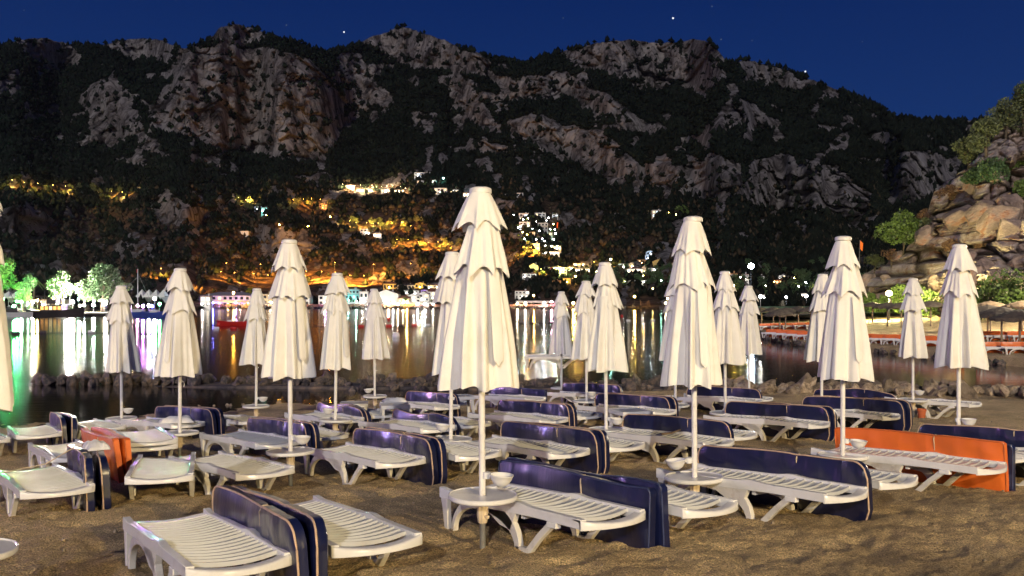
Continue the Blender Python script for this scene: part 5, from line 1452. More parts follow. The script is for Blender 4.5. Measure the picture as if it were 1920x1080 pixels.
def hlamp(px, v, h, col, L, r, label, **k):
    "lamp whose globe shows at (px, v); its foot stands on the ground below"
    p, d = hill(px, v)
    for _ in range(6):
        vb_ = v + h * F / d; p, d = hill(px, min(vb_, v0[int((px - us[0]) / (us[1] - us[0]))]))
    x = (px - 960) / F * d; zg = CZ - (v - HY) * d / F
    lamp((x, d, zg - h), h, col, L, r, label, **k)
LAMPS = [
 # waterfront right to left: px, row, height, colour, brightness, radius
 (1190, 556, 6.0, 'YEL', 1500, 0.34, 'orange lamp lighting the dark beach with the playground frames'),
 (1079, 518, 7.0, 'YEL', 500, 0.42, 'starry orange lamp beside the yellow hut on the slope'),
 (1001, 554, 5.5, 'SOD', 900, 0.34, 'orange lamp right of the white three storey house'),
 (1034, 566, 3.5, 'PINK', 1400, 0.34, 'pinkish white bar light left of the shortest parasol'),
 (1020, 568, 3.0, 'WHITE', 1100, 0.32, 'white terrace light left of the pink bar light'),
 (985, 569, 3.0, 'WHITE', 1100, 0.30, 'white terrace light under the white three storey house'),
 (970, 570, 2.8, 'WARM', 800, 0.30, 'warm terrace light right beside the tallest parasol'),
 (1075, 568, 3.2, 'YEL', 2600, 0.34, 'yellow shore lamp between the shortest parasol and the slim one'),
 (1088, 569, 3.2, 'SOD', 1300, 0.30, 'orange shore lamp behind the slim parasol'),
 (1145, 486, 9.0, 'MINT', 300, 0.42, 'greenish starry lamp above the midway parasol'),
 (1143, 568, 3.0, 'MINT', 500, 0.28, 'greenish shore light behind the midway parasol'),
 (1248, 568, 3.0, 'WARM', 420, 0.30, 'warm lamp at the end of the dark beach beside the second tallest parasol'),
 (1252, 560, 4.0, 'YEL', 260, 0.32, 'yellowish lamp above the end of the dark beach'),
 (812, 570, 3.0, 'WHITE', 420, 0.26, 'white light at the waterfront beside the tallest parasol pair'),
 (797, 570, 3.0, 'COOL', 900, 0.28, 'cold light on the rocky waterfront, left of the tallest parasols'),
 (783, 570, 3.0, 'COOL', 800, 0.28, 'cold light beside the yellow garden lamp on the waterfront'),
 (763, 566, 4.0, 'YEL', 2200, 0.30, 'yellow garden lamp reflected in the middle of the bay'),
 (746, 570, 3.0, 'WARM', 900, 0.30, 'warm restaurant light right of the short lone parasol'),
 (728, 569, 3.0, 'WARM', 1900, 0.34, 'bright warm restaurant light behind the short lone parasol'),
 (737, 567, 3.0, 'COOL', 520, 0.26, 'bluish restaurant light behind the short lone parasol'),
 (688, 568, 3.4, 'COOL', 1500, 0.30, 'cold terrace lamp left of the short lone parasol'),
 (668, 565, 3.6, 'MINT', 420, 0.28, 'mint lamp before the turquoise hotel'),
 (645, 562, 3.6, 'TEAL', 380, 0.28, 'turquoise lamp at the left end of the turquoise hotel'),
 (610, 568, 3.0, 'PURP', 700, 0.28, 'violet light hidden behind a parasol left of the turquoise hotel'),
 (560, 568, 3.0, 'WARM', 900, 0.3, 'warm light behind the left middle parasol'),
 (508, 567, 3.0, 'WARM', 1100, 0.32, 'warm light under the small building left of the left middle parasol'),
 (497, 569, 3.0, 'WHITE', 700, 0.30, 'white light beside the small pool parasol'),
 (438, 549, 7.0, 'SOD', 1500, 0.36, 'orange starry lamp before the long house with grey roofs'),
 (428, 567, 3.0, 'YEL', 700, 0.3, 'yellow awning light left of the starry orange lamp'),
 (450, 567, 3.0, 'WARM', 900, 0.3, 'warm awning light right of the starry orange lamp'),
 (466, 568, 3.0, 'YEL', 900, 0.3, 'yellow awning light left of the small pool parasol'),
 (399, 568, 3.2, 'BLUE', 1300, 0.30, 'deep blue light at the kiosk of the long house'),
 (388, 566, 3.2, 'WHITE', 240, 0.26, 'white light inside the kiosk of the long house'),
 # harbour
 (6, 560, 5.0, 'GREEN', 1500, 0.24, 'green garden lamp at the far left harbour'), (26, 574, 3.0, 'GREEN', 2600, 0.22, 'green lamp under the green lit tree'),
 (-10, 540, 6.0, 'WHITE', 900, 0.34, 'harbour lamp cut by the left edge'), (40, 566, 3.5, 'MINT', 600, 0.22, 'mint lamp behind the dark boat stern'),
 (62, 566, 3.0, 'WHITE', 3400, 0.22, 'white quay lamp at the left end of the dark boat'), (80, 572, 2.5, 'COOL', 1600, 0.18, 'cold quay lamp behind the dark boat'),
 (95, 568, 2.6, 'WARM', 1700, 0.18, 'warm quay lamp under the yellow lit palm'), (107, 570, 2.6, 'WARM', 1200, 0.18, 'warm lamp near the wheelhouse of the dark boat'),
 (131, 538, 6.5, 'WHITE', 2600, 0.50, 'blinding white floodlight over the harbour quay'), (136, 566, 3.2, 'WHITE', 2400, 0.30, 'white lamp under the blinding floodlight'),
 (158, 572, 2.4, 'COOL', 1000, 0.18, 'cold lamp right of the dark boat bow'), (150, 573, 2.4, 'WARM', 900, 0.18, 'warm lamp beside the dark boat bow'),
 (175, 572, 2.6, 'WHITE', 500, 0.26, 'white lamp on the bright quay under the big trees'), (197, 570, 2.8, 'WHITE', 500, 0.26, 'white lamp right of the big trees'),
 (216, 570, 2.8, 'PINK', 500, 0.2, 'pink lamp left of the leftmost small parasol'), (258, 573, 2.4, 'PINK', 1400, 0.18, 'pink lamp at the mast of the moored sailboat'),
 (268, 574, 2.4, 'PURP', 2400, 0.20, 'violet lamp on the moored boats'), (279, 573, 2.5, 'WHITE', 2400, 0.22, 'white lamp among the moored boats'), (285, 574, 2.5, 'BLUE', 1500, 0.2, 'blue lamp at the moored boats'),
 (299, 570, 3.0, 'GREEN', 2200, 0.22, 'green lamp left of the pink pair parasol'), (320, 572, 3.0, 'PURP', 1800, 0.22, 'violet lamp behind the parasol of the pink mattress pair'), (345, 570, 3.0, 'COOL', 700, 0.22, 'cold lamp behind the parasol of the pink mattress pair'),
 (232, 566, 3.0, 'PURP', 2200, 0.20, 'violet lamp behind the leftmost small parasol'), (246, 564, 3.4, 'WARM', 700, 0.22, 'warm lamp on the marquee terrace'),
 (290, 560, 3.6, 'WHITE', 500, 0.30, 'white lamp lighting the marquee roof'),
 # right side
 (1408, 499, 14.0, 'COOL', 60, 0.45, 'tall bluish floodlight above the small right parasol'),
 (1426, 556, 4.0, 'WHITE', 300, 0.22, 'white park lamp left of the green lawn'), (1474, 557, 4.0, 'COOL', 260, 0.20, 'cold park lamp in the middle of the green lawn'), (1511, 530, 6.0, 'COOL', 200, 0.30, 'cold lamp before the bright houses on the right'),
 (1512, 555, 4.0, 'WHITE', 420, 0.30, 'bright lamp at the right end of the green lawn'), (1440, 570, 1.2, 'MINT', 160, 0.14, 'low green garden light on the lawn'), (1490, 570, 1.2, 'MINT', 160, 0.14, 'low green garden light at the right of the lawn'),
 (1376, 536, 4.0, 'YEL', 300, 0.3, 'yellow lamp under the orange lit block right of the second tallest parasol'),
 # slope
 (524, 421, 6.0, 'SOD', 260, 0.42, 'orange road lamp on the dark slope above the left middle parasol'), (578, 424, 6.0, 'SOD', 130, 0.40, 'weaker orange road lamp right of the first one on the dark slope'), (619, 406, 6.0, 'SOD', 200, 0.42, 'orange road lamp on the slope left of the lit white house'),
 (499, 403, 6.0, 'SOD', 160, 0.40, 'orange lamp below the turquoise lit villa'), (831, 334, 8.0, 'TEAL', 300, 0.55, 'lone turquoise white lamp high on the slope'),
 (864, 493, 4.0, 'WARM', 300, 0.3, 'warm lamp behind the parasol left of the tallest'),
]
for px, v, h, c, L, r, lab in LAMPS: hlamp(px, v, h, c, L * (1.3 if px < 372 else 0.9 if v > 545 else 2.0), r, lab)
# beach lamp under the cliff
r_ = 81.0; x = (1667 - 960) / F * r_
zl = CZ - (550 - HY) * r_ / F; zg = zfb(x, r_)
BEACHC = (1.0, 0.86, 0.36); BEACHD = (1.0, 0.84, 0.60)
lamp((x, r_, zg), zl - zg, 'BEACHC', 7500, 0.24, 'bright yellow white beach lamp under the cliff on the right')
lamp((33.0, 47.0, zfb(33, 47)), 5.0, 'BEACHD', 13000, 0.22, 'beach lamp of the far beach just outside the right edge')  # unseen lamp added to brighten the cliff

HL = [(-28, 4.0, 'GREEN', 5200, 'green uplight left of the frame at the harbour quay'), (4, 3.2, 'GREEN', 6500, 'green uplight under the tall green lit tree'), (32, 2.0, 'GREEN', 5200, 'green uplight beside the white workboat'), (52, 1.6, 'MINT', 2600, 'mint uplight left of the yellow palm'),
      (70, 2.2, 'YEL', 3800, 'yellow uplight at the foot of the left palm'), (101, 2.4, 'YEL', 3600, 'yellow uplight at the foot of the right palm'), (122, 3.0, 'WHITE', 2400, 'white quay light under the blinding floodlight'), (147, 2.4, 'MINT', 1800, 'pale green quay light right of the floodlight'),
      (176, 2.0, 'MINT', 2200, 'pale green quay light under the biggest harbour tree'), (200, 2.0, 'WHITE', 2400, 'white quay light right of the biggest harbour tree'), (222, 2.0, 'PINK', 2600, 'pinkish quay light left of the moored boats')]
for px, h, c, L, lab in HL: lamp(((px - 960) / F * 170.5, 170.5, 0.72), h, c, L * (.8 if c == 'GREEN' else .16 if c == 'MINT' else .35), 0.17, lab, cat='lamp', name='quay_light')
# glowing patches along roads: garden floodlights standing on the slope, orange
rs = random.Random(77)
ORD = ['leftmost'] + [w + ' from the left' for w in 'second third fourth fifth sixth seventh eighth ninth tenth eleventh twelfth thirteenth fourteenth fifteenth sixteenth seventeenth eighteenth nineteenth twentieth'.split()] + [w + ' from the left' for w in ['twenty-' + q for q in 'first second third fourth fifth sixth seventh eighth ninth'.split()]] + [w + ' from the left' for w in ['thirtieth', 'thirty-first', 'thirty-second', 'thirty-third', 'thirty-fourth']]
hood_me = MB().lathe([(0.05, 0.10), (0.26, 0.02), (0.27, -0.03), (0.0, -0.02)], 10, cap0=True, cap1=False).mesh('hood', M['metal_dark'])
SPOTS = {}
def floods(x0, x1, v0_, v1_, n, col, L, r, lab, h=5.5):
    "hooded road lamps: each is a pole, a hood and a glowing glass whose light is thrown on the slope beside it"
    for k in range(n):
        px = x0 + (x1 - x0) * (k + 0.5) / n + rs.uniform(-3, 3); v = v0_ + (v1_ - v0_) * (k + 0.5) / n + rs.uniform(-2, 2)
        p, d = hill(px, v)
        root = empty('road_lamp', (p.x, p.y - 3.0, p.z))
        key = (col, 60)
        if key not in BALLS: BALLS[key] = ball_mesh(emis('lamp_glow', globals()[col], 60))
        po = MB().tube([(0, 0, -2.0), (0, 0, h)], [.09, .06], 6).build('pole', M['metal_dark'], root)
        link('glass', BALLS[key], parent=root, loc=(0, .35, h - .05), scale=(.24, .24, .12)); link('hood', hood_me, parent=root, loc=(0, .35, h + .06), scale=(1.2, 1.2, 1))
        ld = bpy.data.lights.new('lamp_light', 'SPOT'); ld.energy = L * 270; ld.color = globals()[col]; ld.spot_size = rad(150); ld.spot_blend = 0.5; ld.shadow_soft_size = 0.2
        lo = bpy.data.objects.new('lamp_light', ld); COL.objects.link(lo); lo.parent = root; lo.location = (0, .6, h - .25)
        lo.rotation_euler = Vector((0, -.80, .45)).to_track_quat('Z', 'Y').to_euler()
        tag(root, lab + ', ' + ORD[k], 'lamp', lab)
floods(12, 140, 352, 362, 5, 'YEL', 150, 0.35, 'small orange lamp of the lit road high on the left slope')
floods(200, 246, 368, 372, 2, 'YEL', 130, 0.35, 'small orange lamp of the lit road high on the left slope')
floods(445, 480, 380, 388, 3, 'YEL', 150, 0.32, 'orange lamp of the garden left of the turquoise villa')
floods(545, 612, 386, 384, 4, 'SOD', 130, 0.34, 'orange lamp of the lit trees right of the turquoise villa')
floods(650, 720, 424, 432, 5, 'YEL', 170, 0.32, 'yellow lamp along the lit road beside the white house')
floods(728, 780, 425, 436, 3, 'SOD', 130, 0.32, 'orange lamp right of the white house on the slope')
floods(735, 850, 462, 470, 6, 'SOD', 190, 0.34, 'orange lamp of the lit road above the town')
floods(560, 700, 528, 536, 5, 'SOD', 800, 0.40, 'sodium lamp lighting the earth slope behind the town', h=7)
floods(390, 940, 522, 520, 8, 'SOD', 300, 0.40, 'tall sodium lamp between the town and the brown slope', h=10)
floods(400, 520, 528, 532, 4, 'SOD', 120, 0.34, 'sodium lamp behind the long house with grey roofs')
floods(975, 1012, 478, 480, 4, 'SOD', 170, 0.30, 'orange lamp under the terraced hotel')
floods(640, 765, 356, 362, 12, 'WARM', 110, 0.34, 'yellow garden lamp of the upper hillside village')
floods(1000, 1160, 522, 500, 5, 'YEL', 90, 0.30, 'yellow lamp on the slope below the long green lit house')
for px, v, c, L, lab in [(1388, 520, 'WARM', 300, 'warm lamp between the blocks right of the second tallest parasol'), (1400, 541, 'YEL', 420, 'yellow lamp among the trees left of the lawn'), (1436, 536, 'WARM', 300, 'warm lamp low in the wooded town'), (1452, 528, 'SOD', 260, 'orange lamp left of the pinkish house'),
      (1489, 521, 'YEL', 300, 'yellow lamp right of the pinkish house'), (1497, 537, 'WARM', 300, 'warm lamp in the trees above the lawn'), (1528, 540, 'WARM', 300, 'warm lamp at the right end of the wooded town'), (1224, 541, 'YEL', 260, 'yellow lamp in the dark trees left of the second tallest parasol'), (1172, 528, 'WARM', 420, 'warm lamp at the left end of the long pale roof'),
      (1206, 517, 'YEL', 160, 'small yellow lamp under the hilltop villas'), (1240, 526, 'MINT', 160, 'small greenish lamp in the wood beside the second tallest parasol'), (1118, 509, 'YEL', 300, 'yellow lamp right of the market hall'), (1130, 500, 'MINT', 200, 'green tinted lamp right of the market hall')]: hlamp(px, v, 3.5, c, L, 0.26, lab)
floods(296, 360, 520, 530, 3, 'SOD', 260, 0.34, 'orange lamp lighting the hillside above the marquee')

# ------------------------------------------------------------------ houses
cube_me = {}
def ubox(m_, key):
    if key not in cube_me:
        cube_me[key] = MB().box(-.5, .5, -.5, .5, -.5, .5).mesh('pane', m_)
    return cube_me[key]
WIN = {'w': ubox(emis('lit_window_warm', (1, .72, .38), 2.6, False), 'w'), 'b': ubox(emis('lit_window_bright', (1, .88, .66), 6.0, False), 'b'), 'o': ubox(emis('lit_window_orange', (1, .5, .14), 2.2, False), 'o'),
       'c': ubox(emis('lit_window_cold', (.72, .9, 1), 2.5, False), 'c'), 'd': ubox(M['glass_dark'], 'd')}
def wallmat(name, c): return mat(name, c, rough=0.85, var=0.08, vscale=0.5)
WL = {'white': wallmat('white_render', (.66, .65, .62)), 'cream': wallmat('cream_render', (.58, .50, .36)), 'yellow': wallmat('yellow_render', (.60, .42, .14)), 'teal': wallmat('pale_teal_render', (.40, .62, .60)), 'grey': wallmat('grey_render', (.30, .30, .32)),
      'lilac': wallmat('pale_lilac_render', (.48, .44, .52)), 'orange': wallmat('orange_render', (.55, .30, .12)), 'blue': wallmat('pale_blue_render', (.42, .50, .62)), 'green': wallmat('pale_green_render', (.46, .56, .42))}  # teal and green walls: coloured light put into the render colour
RF = {'tile': mat('red_roof_tiles', (.20, .075, .045), rough=0.85, var=0.25, vscale=1.5, bump=0.5, bscale=6), 'dark': mat('dark_roof_tiles', (.06, .045, .045), rough=0.85, var=0.3, vscale=1.5), 'greyroof': mat('grey_roof', (.22, .21, .24), rough=0.8, var=0.2), 'pale': mat('pale_roof', (.5, .47, .42), rough=0.8, var=0.1)}
def house(px, vbase, w, h, wall, roof, rkind, floors, cols, lit, label, yaw=0.0, gl=None, d=None, cat='house', name='house', depth=0.8, balcony=False):
    "w, h in photograph pixels at the distance of the ground there"
    if d is None: p, d = hill(px, vbase)
    else: p = Vector(((px - 960) / F * d, d, CZ - (vbase - HY) * d / F))
    s = d / F; W = w * s; H = h * s; D = max(3.0, W * depth)
    root = empty(name, (p.x, p.y, p.z), rad(yaw))
    hb = H * (0.72 if rkind in ('gable', 'hip') else 0.94)
    MB().box(-W/2, W/2, 0, D, -4.0, hb).build('walls', WL[wall], root)
    e = 0.25
    if rkind == 'flat':
        m = MB().box(-W/2 - .08, W/2 + .08, -.08, D + .08, hb, H); rfo = m.build('roof', RF[roof], root)
    elif rkind == 'gable':   # ridge runs towards the viewer
        m = MB().add([(-W/2 - e, -e, hb - .1), (W/2 + e, -e, hb - .1), (0, -e, H), (-W/2 - e, D + e, hb - .1), (W/2 + e, D + e, hb - .1), (0, D + e, H)], [(0,1,2),(3,5,4),(0,2,5,3),(1,4,5,2),(0,3,4,1)])
        rfo = m.build('roof', RF[roof], root)
        MB().add([(-W/2, -.02, hb - .1), (W/2, -.02, hb - .1), (0, -.02, H - .25), (-W/2, -e - .02, hb - .1), (W/2, -e - .02, hb - .1), (0, -e - .02, H - .2)], [(0,2,1),(3,4,5),(0,1,4,3),(1,2,5,4),(2,0,3,5)]).build('gable_wall', WL[wall], root)
    else:
        m = MB().add([(-W/2 - e, -e, hb), (W/2 + e, -e, hb), (W/2 + e, D + e, hb), (-W/2 - e, D + e, hb), (-W/4, D/2, H), (W/4, D/2, H)], [(0,1,5,4),(1,2,5),(2,3,4,5),(3,0,4),(0,3,2,1)])
        rfo = m.build('roof', RF[roof], root)
    fh = hb / floors; cw = W / cols
    q = 0
    for i in range(floors):
        for k in range(cols):
            ch = lit[q % len(lit)]; q += 1
            if ch == '.': continue
            ww = cw * 0.52; wh = fh * 0.52
            link('window', WIN[ch], parent=root, loc=(-W/2 + cw * (k + .5), -0.03, fh * (floors - 1 - i) + fh * 0.52), scale=(ww, 0.12, wh))
    if balcony:
        for i in range(floors):
            MB().box(-W/2 + .05, W/2 - .05, -0.9, -0.04, fh * i - 0.06, fh * i + 0.04).box(-W/2 + .05, W/2 - .05, -0.9, -0.84, fh * i + 0.5, fh * i + 0.85).build('balcony', WL['white'], root)
    if rkind == 'flat' and h > 12: MB().box(W * .18, W * .3, D * .4, D * .6, H, H + 0.9).build('stair_hatch', WL[wall], rfo)
    elif rkind != 'flat': MB().box(W * .2, W * .2 + .5, D * .5, D * .5 + .5, hb, H + 0.35).build('chimney', WL[wall], rfo)
    lc = {'yellow': 'YEL', 'teal': 'TEAL', 'blue': 'COOL', 'green': 'MINT', 'orange': 'SOD', 'lilac': 'PURP', 'cream': 'WARM', 'grey': 'WHITE', 'white': 'WHITE'}[wall]
    n_ = 2 if W > 2.2 * H else 1; dist = 2.2 + 0.35 * H
    if not label.startswith('white cubic') and lit != '..':
        for q in range(n_):  # lamps added ahead of each house to brighten its front
            Lq = round((2.6 if wall in ('yellow', 'teal', 'green', 'orange') else 1.5) * dist * dist / (0.16 ** 2) / 50) * 50
            key = (lc, Lq)
            if key not in BALLS: BALLS[key] = ball_mesh(emis('lamp_glow', globals()[lc], Lq))
            link('garden_light', BALLS[key], parent=root, loc=((0 if n_ == 1 else (-.28 + .56 * q) * W), -dist, hb * 0.3), scale=(.16, .16, .16))
            MB().tube([(0, 0, -3.0), (0, 0, -.05)], .05, 5).build('light_post', M['metal_dark'], root, loc=((0 if n_ == 1 else (-.28 + .56 * q) * W), -dist, hb * 0.3))
    tag(root, label, cat)
    return root
HS = [
 (422, 574, 94, 27, 'lilac', 'greyroof', 'hip', 2, 9, 'dddwddddd', 'long two storey house with grey roofs behind the yellow awnings', 0, 'house'),
 (385, 576, 18, 21, 'white', 'tile', 'flat', 2, 2, 'bbdd', 'small white kiosk glowing blue at the left end of the long house', 0, 'kiosk'),
 (497, 572, 26, 22, 'cream', 'dark', 'flat', 2, 3, 'wdbddw', 'flat roofed building with lit top terrace left of the left middle parasol', 0, 'house'),
 (560, 572, 40, 24, 'white', 'tile', 'hip', 2, 4, 'wdwd', 'white house mostly behind the left middle parasol', 0, 'house'),
 (612, 572, 30, 26, 'white', 'dark', 'hip', 2, 3, 'dwd', 'house between the left middle parasol and the next one', 0, 'house'),
 (657, 571, 33, 29, 'teal', 'pale', 'flat', 3, 5, 'dddddcddcdddddd', 'turquoise lit hotel with rows of windows above the bay', 0, 'hotel'),
 (682, 572, 16, 26, 'white', 'pale', 'flat', 2, 2, 'dddd', 'narrow pale wing right of the turquoise hotel', 0, 'house'),
 (724, 573, 46, 30, 'white', 'dark', 'gable', 2, 4, '....', 'big white gable wall with a sloping dark roof behind the short lone parasol', 0, 'house'),
 (757, 572, 22, 18, 'cream', 'tile', 'hip', 1, 3, 'wbw', 'low house with a lit terrace behind the yellow garden lamp', 0, 'house'),
 (776, 567, 24, 18, 'white', 'dark', 'gable', 2, 3, 'dwddwd', 'white house with a dark gable near the cold waterfront lights', 6, 'house'),
 (794, 565, 22, 20, 'white', 'tile', 'gable', 2, 2, 'dwwd', 'white house with a red gable left of the tall parasol pair', -5, 'house'),
 (812, 564, 24, 24, 'white', 'tile', 'hip', 2, 3, 'dwdwdd', 'white house with a red roof touching the parasol left of the tallest', 4, 'house'),
 (770, 552, 30, 10, 'white', 'dark', 'hip', 1, 3, 'dbd', 'low roofed house above the gable houses', 3, 'house'),
 (802, 551, 26, 10, 'lilac', 'dark', 'hip', 1, 3, 'dwd', 'dark roofed house under the orange lit pavilion', -4, 'house'),
 (731, 543, 25, 14, 'yellow', 'tile', 'hip', 1, 4, 'dddd', 'yellow lit house with a red hip roof at the foot of the earth slope', 0, 'house'),
 (761, 541, 32, 10, 'cream', 'dark', 'hip', 1, 5, 'ddddd', 'long low cream house between the two yellow lit roofs', 0, 'house'),
 (788, 541, 20, 12, 'yellow', 'tile', 'gable', 1, 3, 'ddd', 'yellow lit house with a gable right of the long low cream one', 0, 'house'),
 (812, 541, 26, 9, 'cream', 'tile', 'hip', 1, 4, 'dwdw', 'low house with lit arches left of the tall parasol pair', 0, 'house'),
 (979, 561, 27, 16, 'white', 'tile', 'flat', 2, 4, 'dddbdddb', 'white two storey house with bright windows right of the tallest parasol', 0, 'house'),
 (1001, 512, 17, 20, 'green', 'dark', 'gable', 1, 1, '.', 'green lit gable end of the long school-like house', 0, 'house'),
 (1036, 511, 54, 14, 'green', 'dark', 'hip', 2, 9, 'ddddddwdd', 'long pale green lit house with a red flag on its front', 0, 'house'),
 (1072, 508, 16, 8, 'green', 'pale', 'flat', 1, 3, 'dcd', 'small low wing between the long green lit house and the market hall', 0, 'house'),
 (1092, 512, 28, 10, 'cream', 'pale', 'flat', 1, 5, 'bbbbb', 'glowing market hall right of the long green lit house', 0, 'hall'),
 (1086, 499, 24, 6, 'cream', 'tile', 'hip', 1, 3, 'bwb', 'lit pavilion roof above the market hall', 0, 'pavilion'),
 (992, 519, 26, 8, 'white', 'tile', 'hip', 1, 5, 'ddddd', 'small white house with five dark windows below the green gable', 0, 'house'),
 (1063, 532, 14, 11, 'yellow', 'tile', 'flat', 1, 1, '.', 'bright yellow windowless hut beside the starry orange lamp', 0, 'hut'),
 (1040, 532, 24, 7, 'orange', 'tile', 'hip', 1, 3, 'ddd', 'low brownish house left of the bright yellow hut', 0, 'house'),
 (1168, 503, 16, 9, 'white', 'tile', 'flat', 1, 3, 'dwd', 'leftmost white villa of the hilltop group', 0, 'villa'),
 (1184, 501, 14, 9, 'cream', 'tile', 'gable', 1, 1, '.', 'cream gable above the row of arches in the hilltop group', 0, 'villa'),
 (1191, 512, 30, 12, 'white', 'tile', 'hip', 1, 5, 'bwwbw', 'white villa with a row of lit arches on the hilltop', 0, 'villa'),
 (1207, 511, 9, 13, 'cream', 'tile', 'gable', 2, 1, '.w', 'narrow cream gable house in the middle of the hilltop group', 0, 'villa'),
 (1226, 508, 17, 9, 'white', 'dark', 'hip', 1, 3, 'cbc', 'small villa with a cold bright terrace right in the hilltop group', 0, 'villa'),
 (1210, 496, 30, 9, 'orange', 'tile', 'flat', 1, 4, 'wdwd', 'pinkish terrace house under the tall pale blue villa', 0, 'villa'),
 (1219, 486, 19, 8, 'blue', 'pale', 'flat', 1, 3, 'ddd', 'lower storey block of the tall pale blue villa', 0, 'villa'),
 (1219, 478, 15, 9, 'blue', 'pale', 'gable', 1, 2, 'dd', 'top block with two gables of the tall pale blue villa', 0, 'villa'),
 (1234, 499, 18, 14, 'yellow', 'tile', 'gable', 1, 2, '..', 'yellow lit gable house beside the pale blue villa', 0, 'villa'),
 (1266, 500, 12, 10, 'cream', 'tile', 'gable', 1, 1, 'd', 'cream gable house beside the second tallest parasol', 0, 'villa'),
 (1197, 530, 32, 5, 'white', 'pale', 'flat', 1, 3, 'dwd', 'long low pale roof on the dark slope below the hilltop villas', 0, 'house'),
 (1374, 530, 17, 18, 'orange', 'tile', 'flat', 3, 3, 'odoooddoo', 'orange lit apartment block right of the second tallest parasol', 0, 'apartment block'),
 (1396, 527, 16, 13, 'white', 'tile', 'flat', 2, 3, 'wddwdd', 'pale block next to the orange lit apartment block', 0, 'apartment block'),
 (1426, 526, 15, 10, 'white', 'dark', 'hip', 2, 2, 'dddd', 'small white house up the wooded slope right of the tall floodlight', 0, 'house'),
 (1467, 522, 14, 7, 'white', 'dark', 'gable', 1, 2, 'dw', 'small white gabled house high in the wooded town', 0, 'house'),
 (1464, 533, 20, 9, 'orange', 'tile', 'hip', 1, 3, 'www', 'pinkish house with a red roof in the wooded town', 0, 'house'),
 (1482, 529, 8, 8, 'cream', 'tile', 'flat', 1, 1, 'b', 'tiny bright house right of the pinkish one', 0, 'house'),
 (1424, 560, 20, 8, 'white', 'pale', 'flat', 1, 3, 'bbb', 'bright glassy pavilion at the left end of the green lawn', 0, 'pavilion'),
 (1512, 560, 22, 10, 'white', 'pale', 'flat', 1, 3, 'bbb', 'bright building at the right end of the green lawn', 0, 'pavilion'),
 (1500, 545, 14, 7, 'white', 'dark', 'hip', 1, 2, 'wd', 'small house with lights among dark trees on the right', 0, 'house'),
 (1445, 545, 14, 7, 'blue', 'dark', 'hip', 1, 2, 'dc', 'bluish small house among dark trees above the lawn', 0, 'house'),
 (793, 334, 32, 10, 'blue', 'pale', 'flat', 2, 6, 'dcddcddddcdd', 'bluish white hotel standing highest on the slope', 0, 'hotel'),
 (788, 346, 12, 7, 'white', 'pale', 'flat', 1, 2, 'wd', 'small white house under the highest hotel, left one', 0, 'house'),
 (812, 346, 11, 8, 'white', 'pale', 'flat', 1, 2, 'dw', 'small white house under the highest hotel, right one', 0, 'house'),
 (826, 364, 24, 12, 'white', 'pale', 'flat', 2, 4, 'wddwwdww', 'white houses block with lit terrace below the highest hotel', 0, 'house'),
 (851, 362, 18, 9, 'white', 'dark', 'hip', 1, 3, 'wbw', 'white house with a dark roof left of the tallest parasol top', 0, 'house'),
 (877, 370, 18, 9, 'cream', 'tile', 'flat', 1, 3, 'bbb', 'brightly lit house touching the left of the tallest parasol top', 0, 'house'),
 (952, 368, 10, 6, 'white', 'pale', 'gable', 1, 1, 'd', 'small dim white house right of the tallest parasol top', 0, 'house'),
 (975, 372, 12, 10, 'white', 'pale', 'flat', 2, 2, 'dddd', 'dim blocky house farther right of the tallest parasol top', 0, 'house'),
 (655, 354, 16, 8, 'cream', 'dark', 'flat', 1, 3, 'bwb', 'leftmost house of the yellow lit hillside village', 0, 'house'),
 (676, 360, 14, 9, 'cream', 'dark', 'hip', 1, 2, 'wb', 'second house of the yellow lit hillside village', 0, 'house'),
 (698, 361, 16, 9, 'cream', 'dark', 'hip', 1, 3, 'bwb', 'middle house of the yellow lit hillside village', 0, 'house'),
 (723, 363, 18, 9, 'grey', 'dark', 'flat', 1, 3, 'wbw', 'greyish house of the yellow lit hillside village', 0, 'house'),
 (748, 363, 18, 9, 'cream', 'dark', 'hip', 1, 3, 'bbw', 'rightmost house of the yellow lit hillside village', 0, 'house'),
 (661, 326, 12, 4, 'white', 'pale', 'flat', 1, 3, 'obo', 'tiny house with three lights above the hillside village', 0, 'house'),
 (501, 398, 22, 9, 'teal', 'pale', 'flat', 1, 4, 'ccdc', 'turquoise lit villa on the left slope', 0, 'villa'),
 (484, 395, 13, 8, 'blue', 'pale', 'flat', 2, 2, 'dddd', 'bluish block left of the turquoise lit villa', 0, 'house'),
 (606, 392, 15, 10, 'orange', 'tile', 'flat', 2, 3, 'doodoo', 'orange lit building between lit trees on the left slope', 0, 'house'),
 (688, 440, 26, 12, 'white', 'pale', 'flat', 2, 4, 'ddwdddbb', 'white flat roofed house lit from below on the slope', 0, 'villa'),
 (707, 445, 16, 10, 'white', 'pale', 'hip', 1, 2, 'bb', 'glowing wing right of the white flat roofed house', 0, 'villa'),
 (457, 441, 18, 8, 'white', 'pale', 'flat', 1, 2, '..', 'small plain white house alone on the dark left slope', 0, 'house'),
 (1232, 407, 18, 14, 'white', 'pale', 'flat', 2, 3, 'wcwcbw', 'white lit villa alone high on the dark wooded slope', 0, 'villa'),
 (1221, 402, 10, 8, 'white', 'pale', 'flat', 1, 2, 'cc', 'left annex of the lone villa on the dark wooded slope', 0, 'villa'),
]
for (px, vb_, w, h, wall, roof, rk, fl, co, lit, lab, yaw, cat) in HS:
    house(px, vb_, w, h, wall, roof, rk, fl, co, lit, lab, yaw, cat=cat, name=cat.replace(' ', '_'), balcony=cat in ('hotel', 'apartment block') or 'bright windows' in lab)
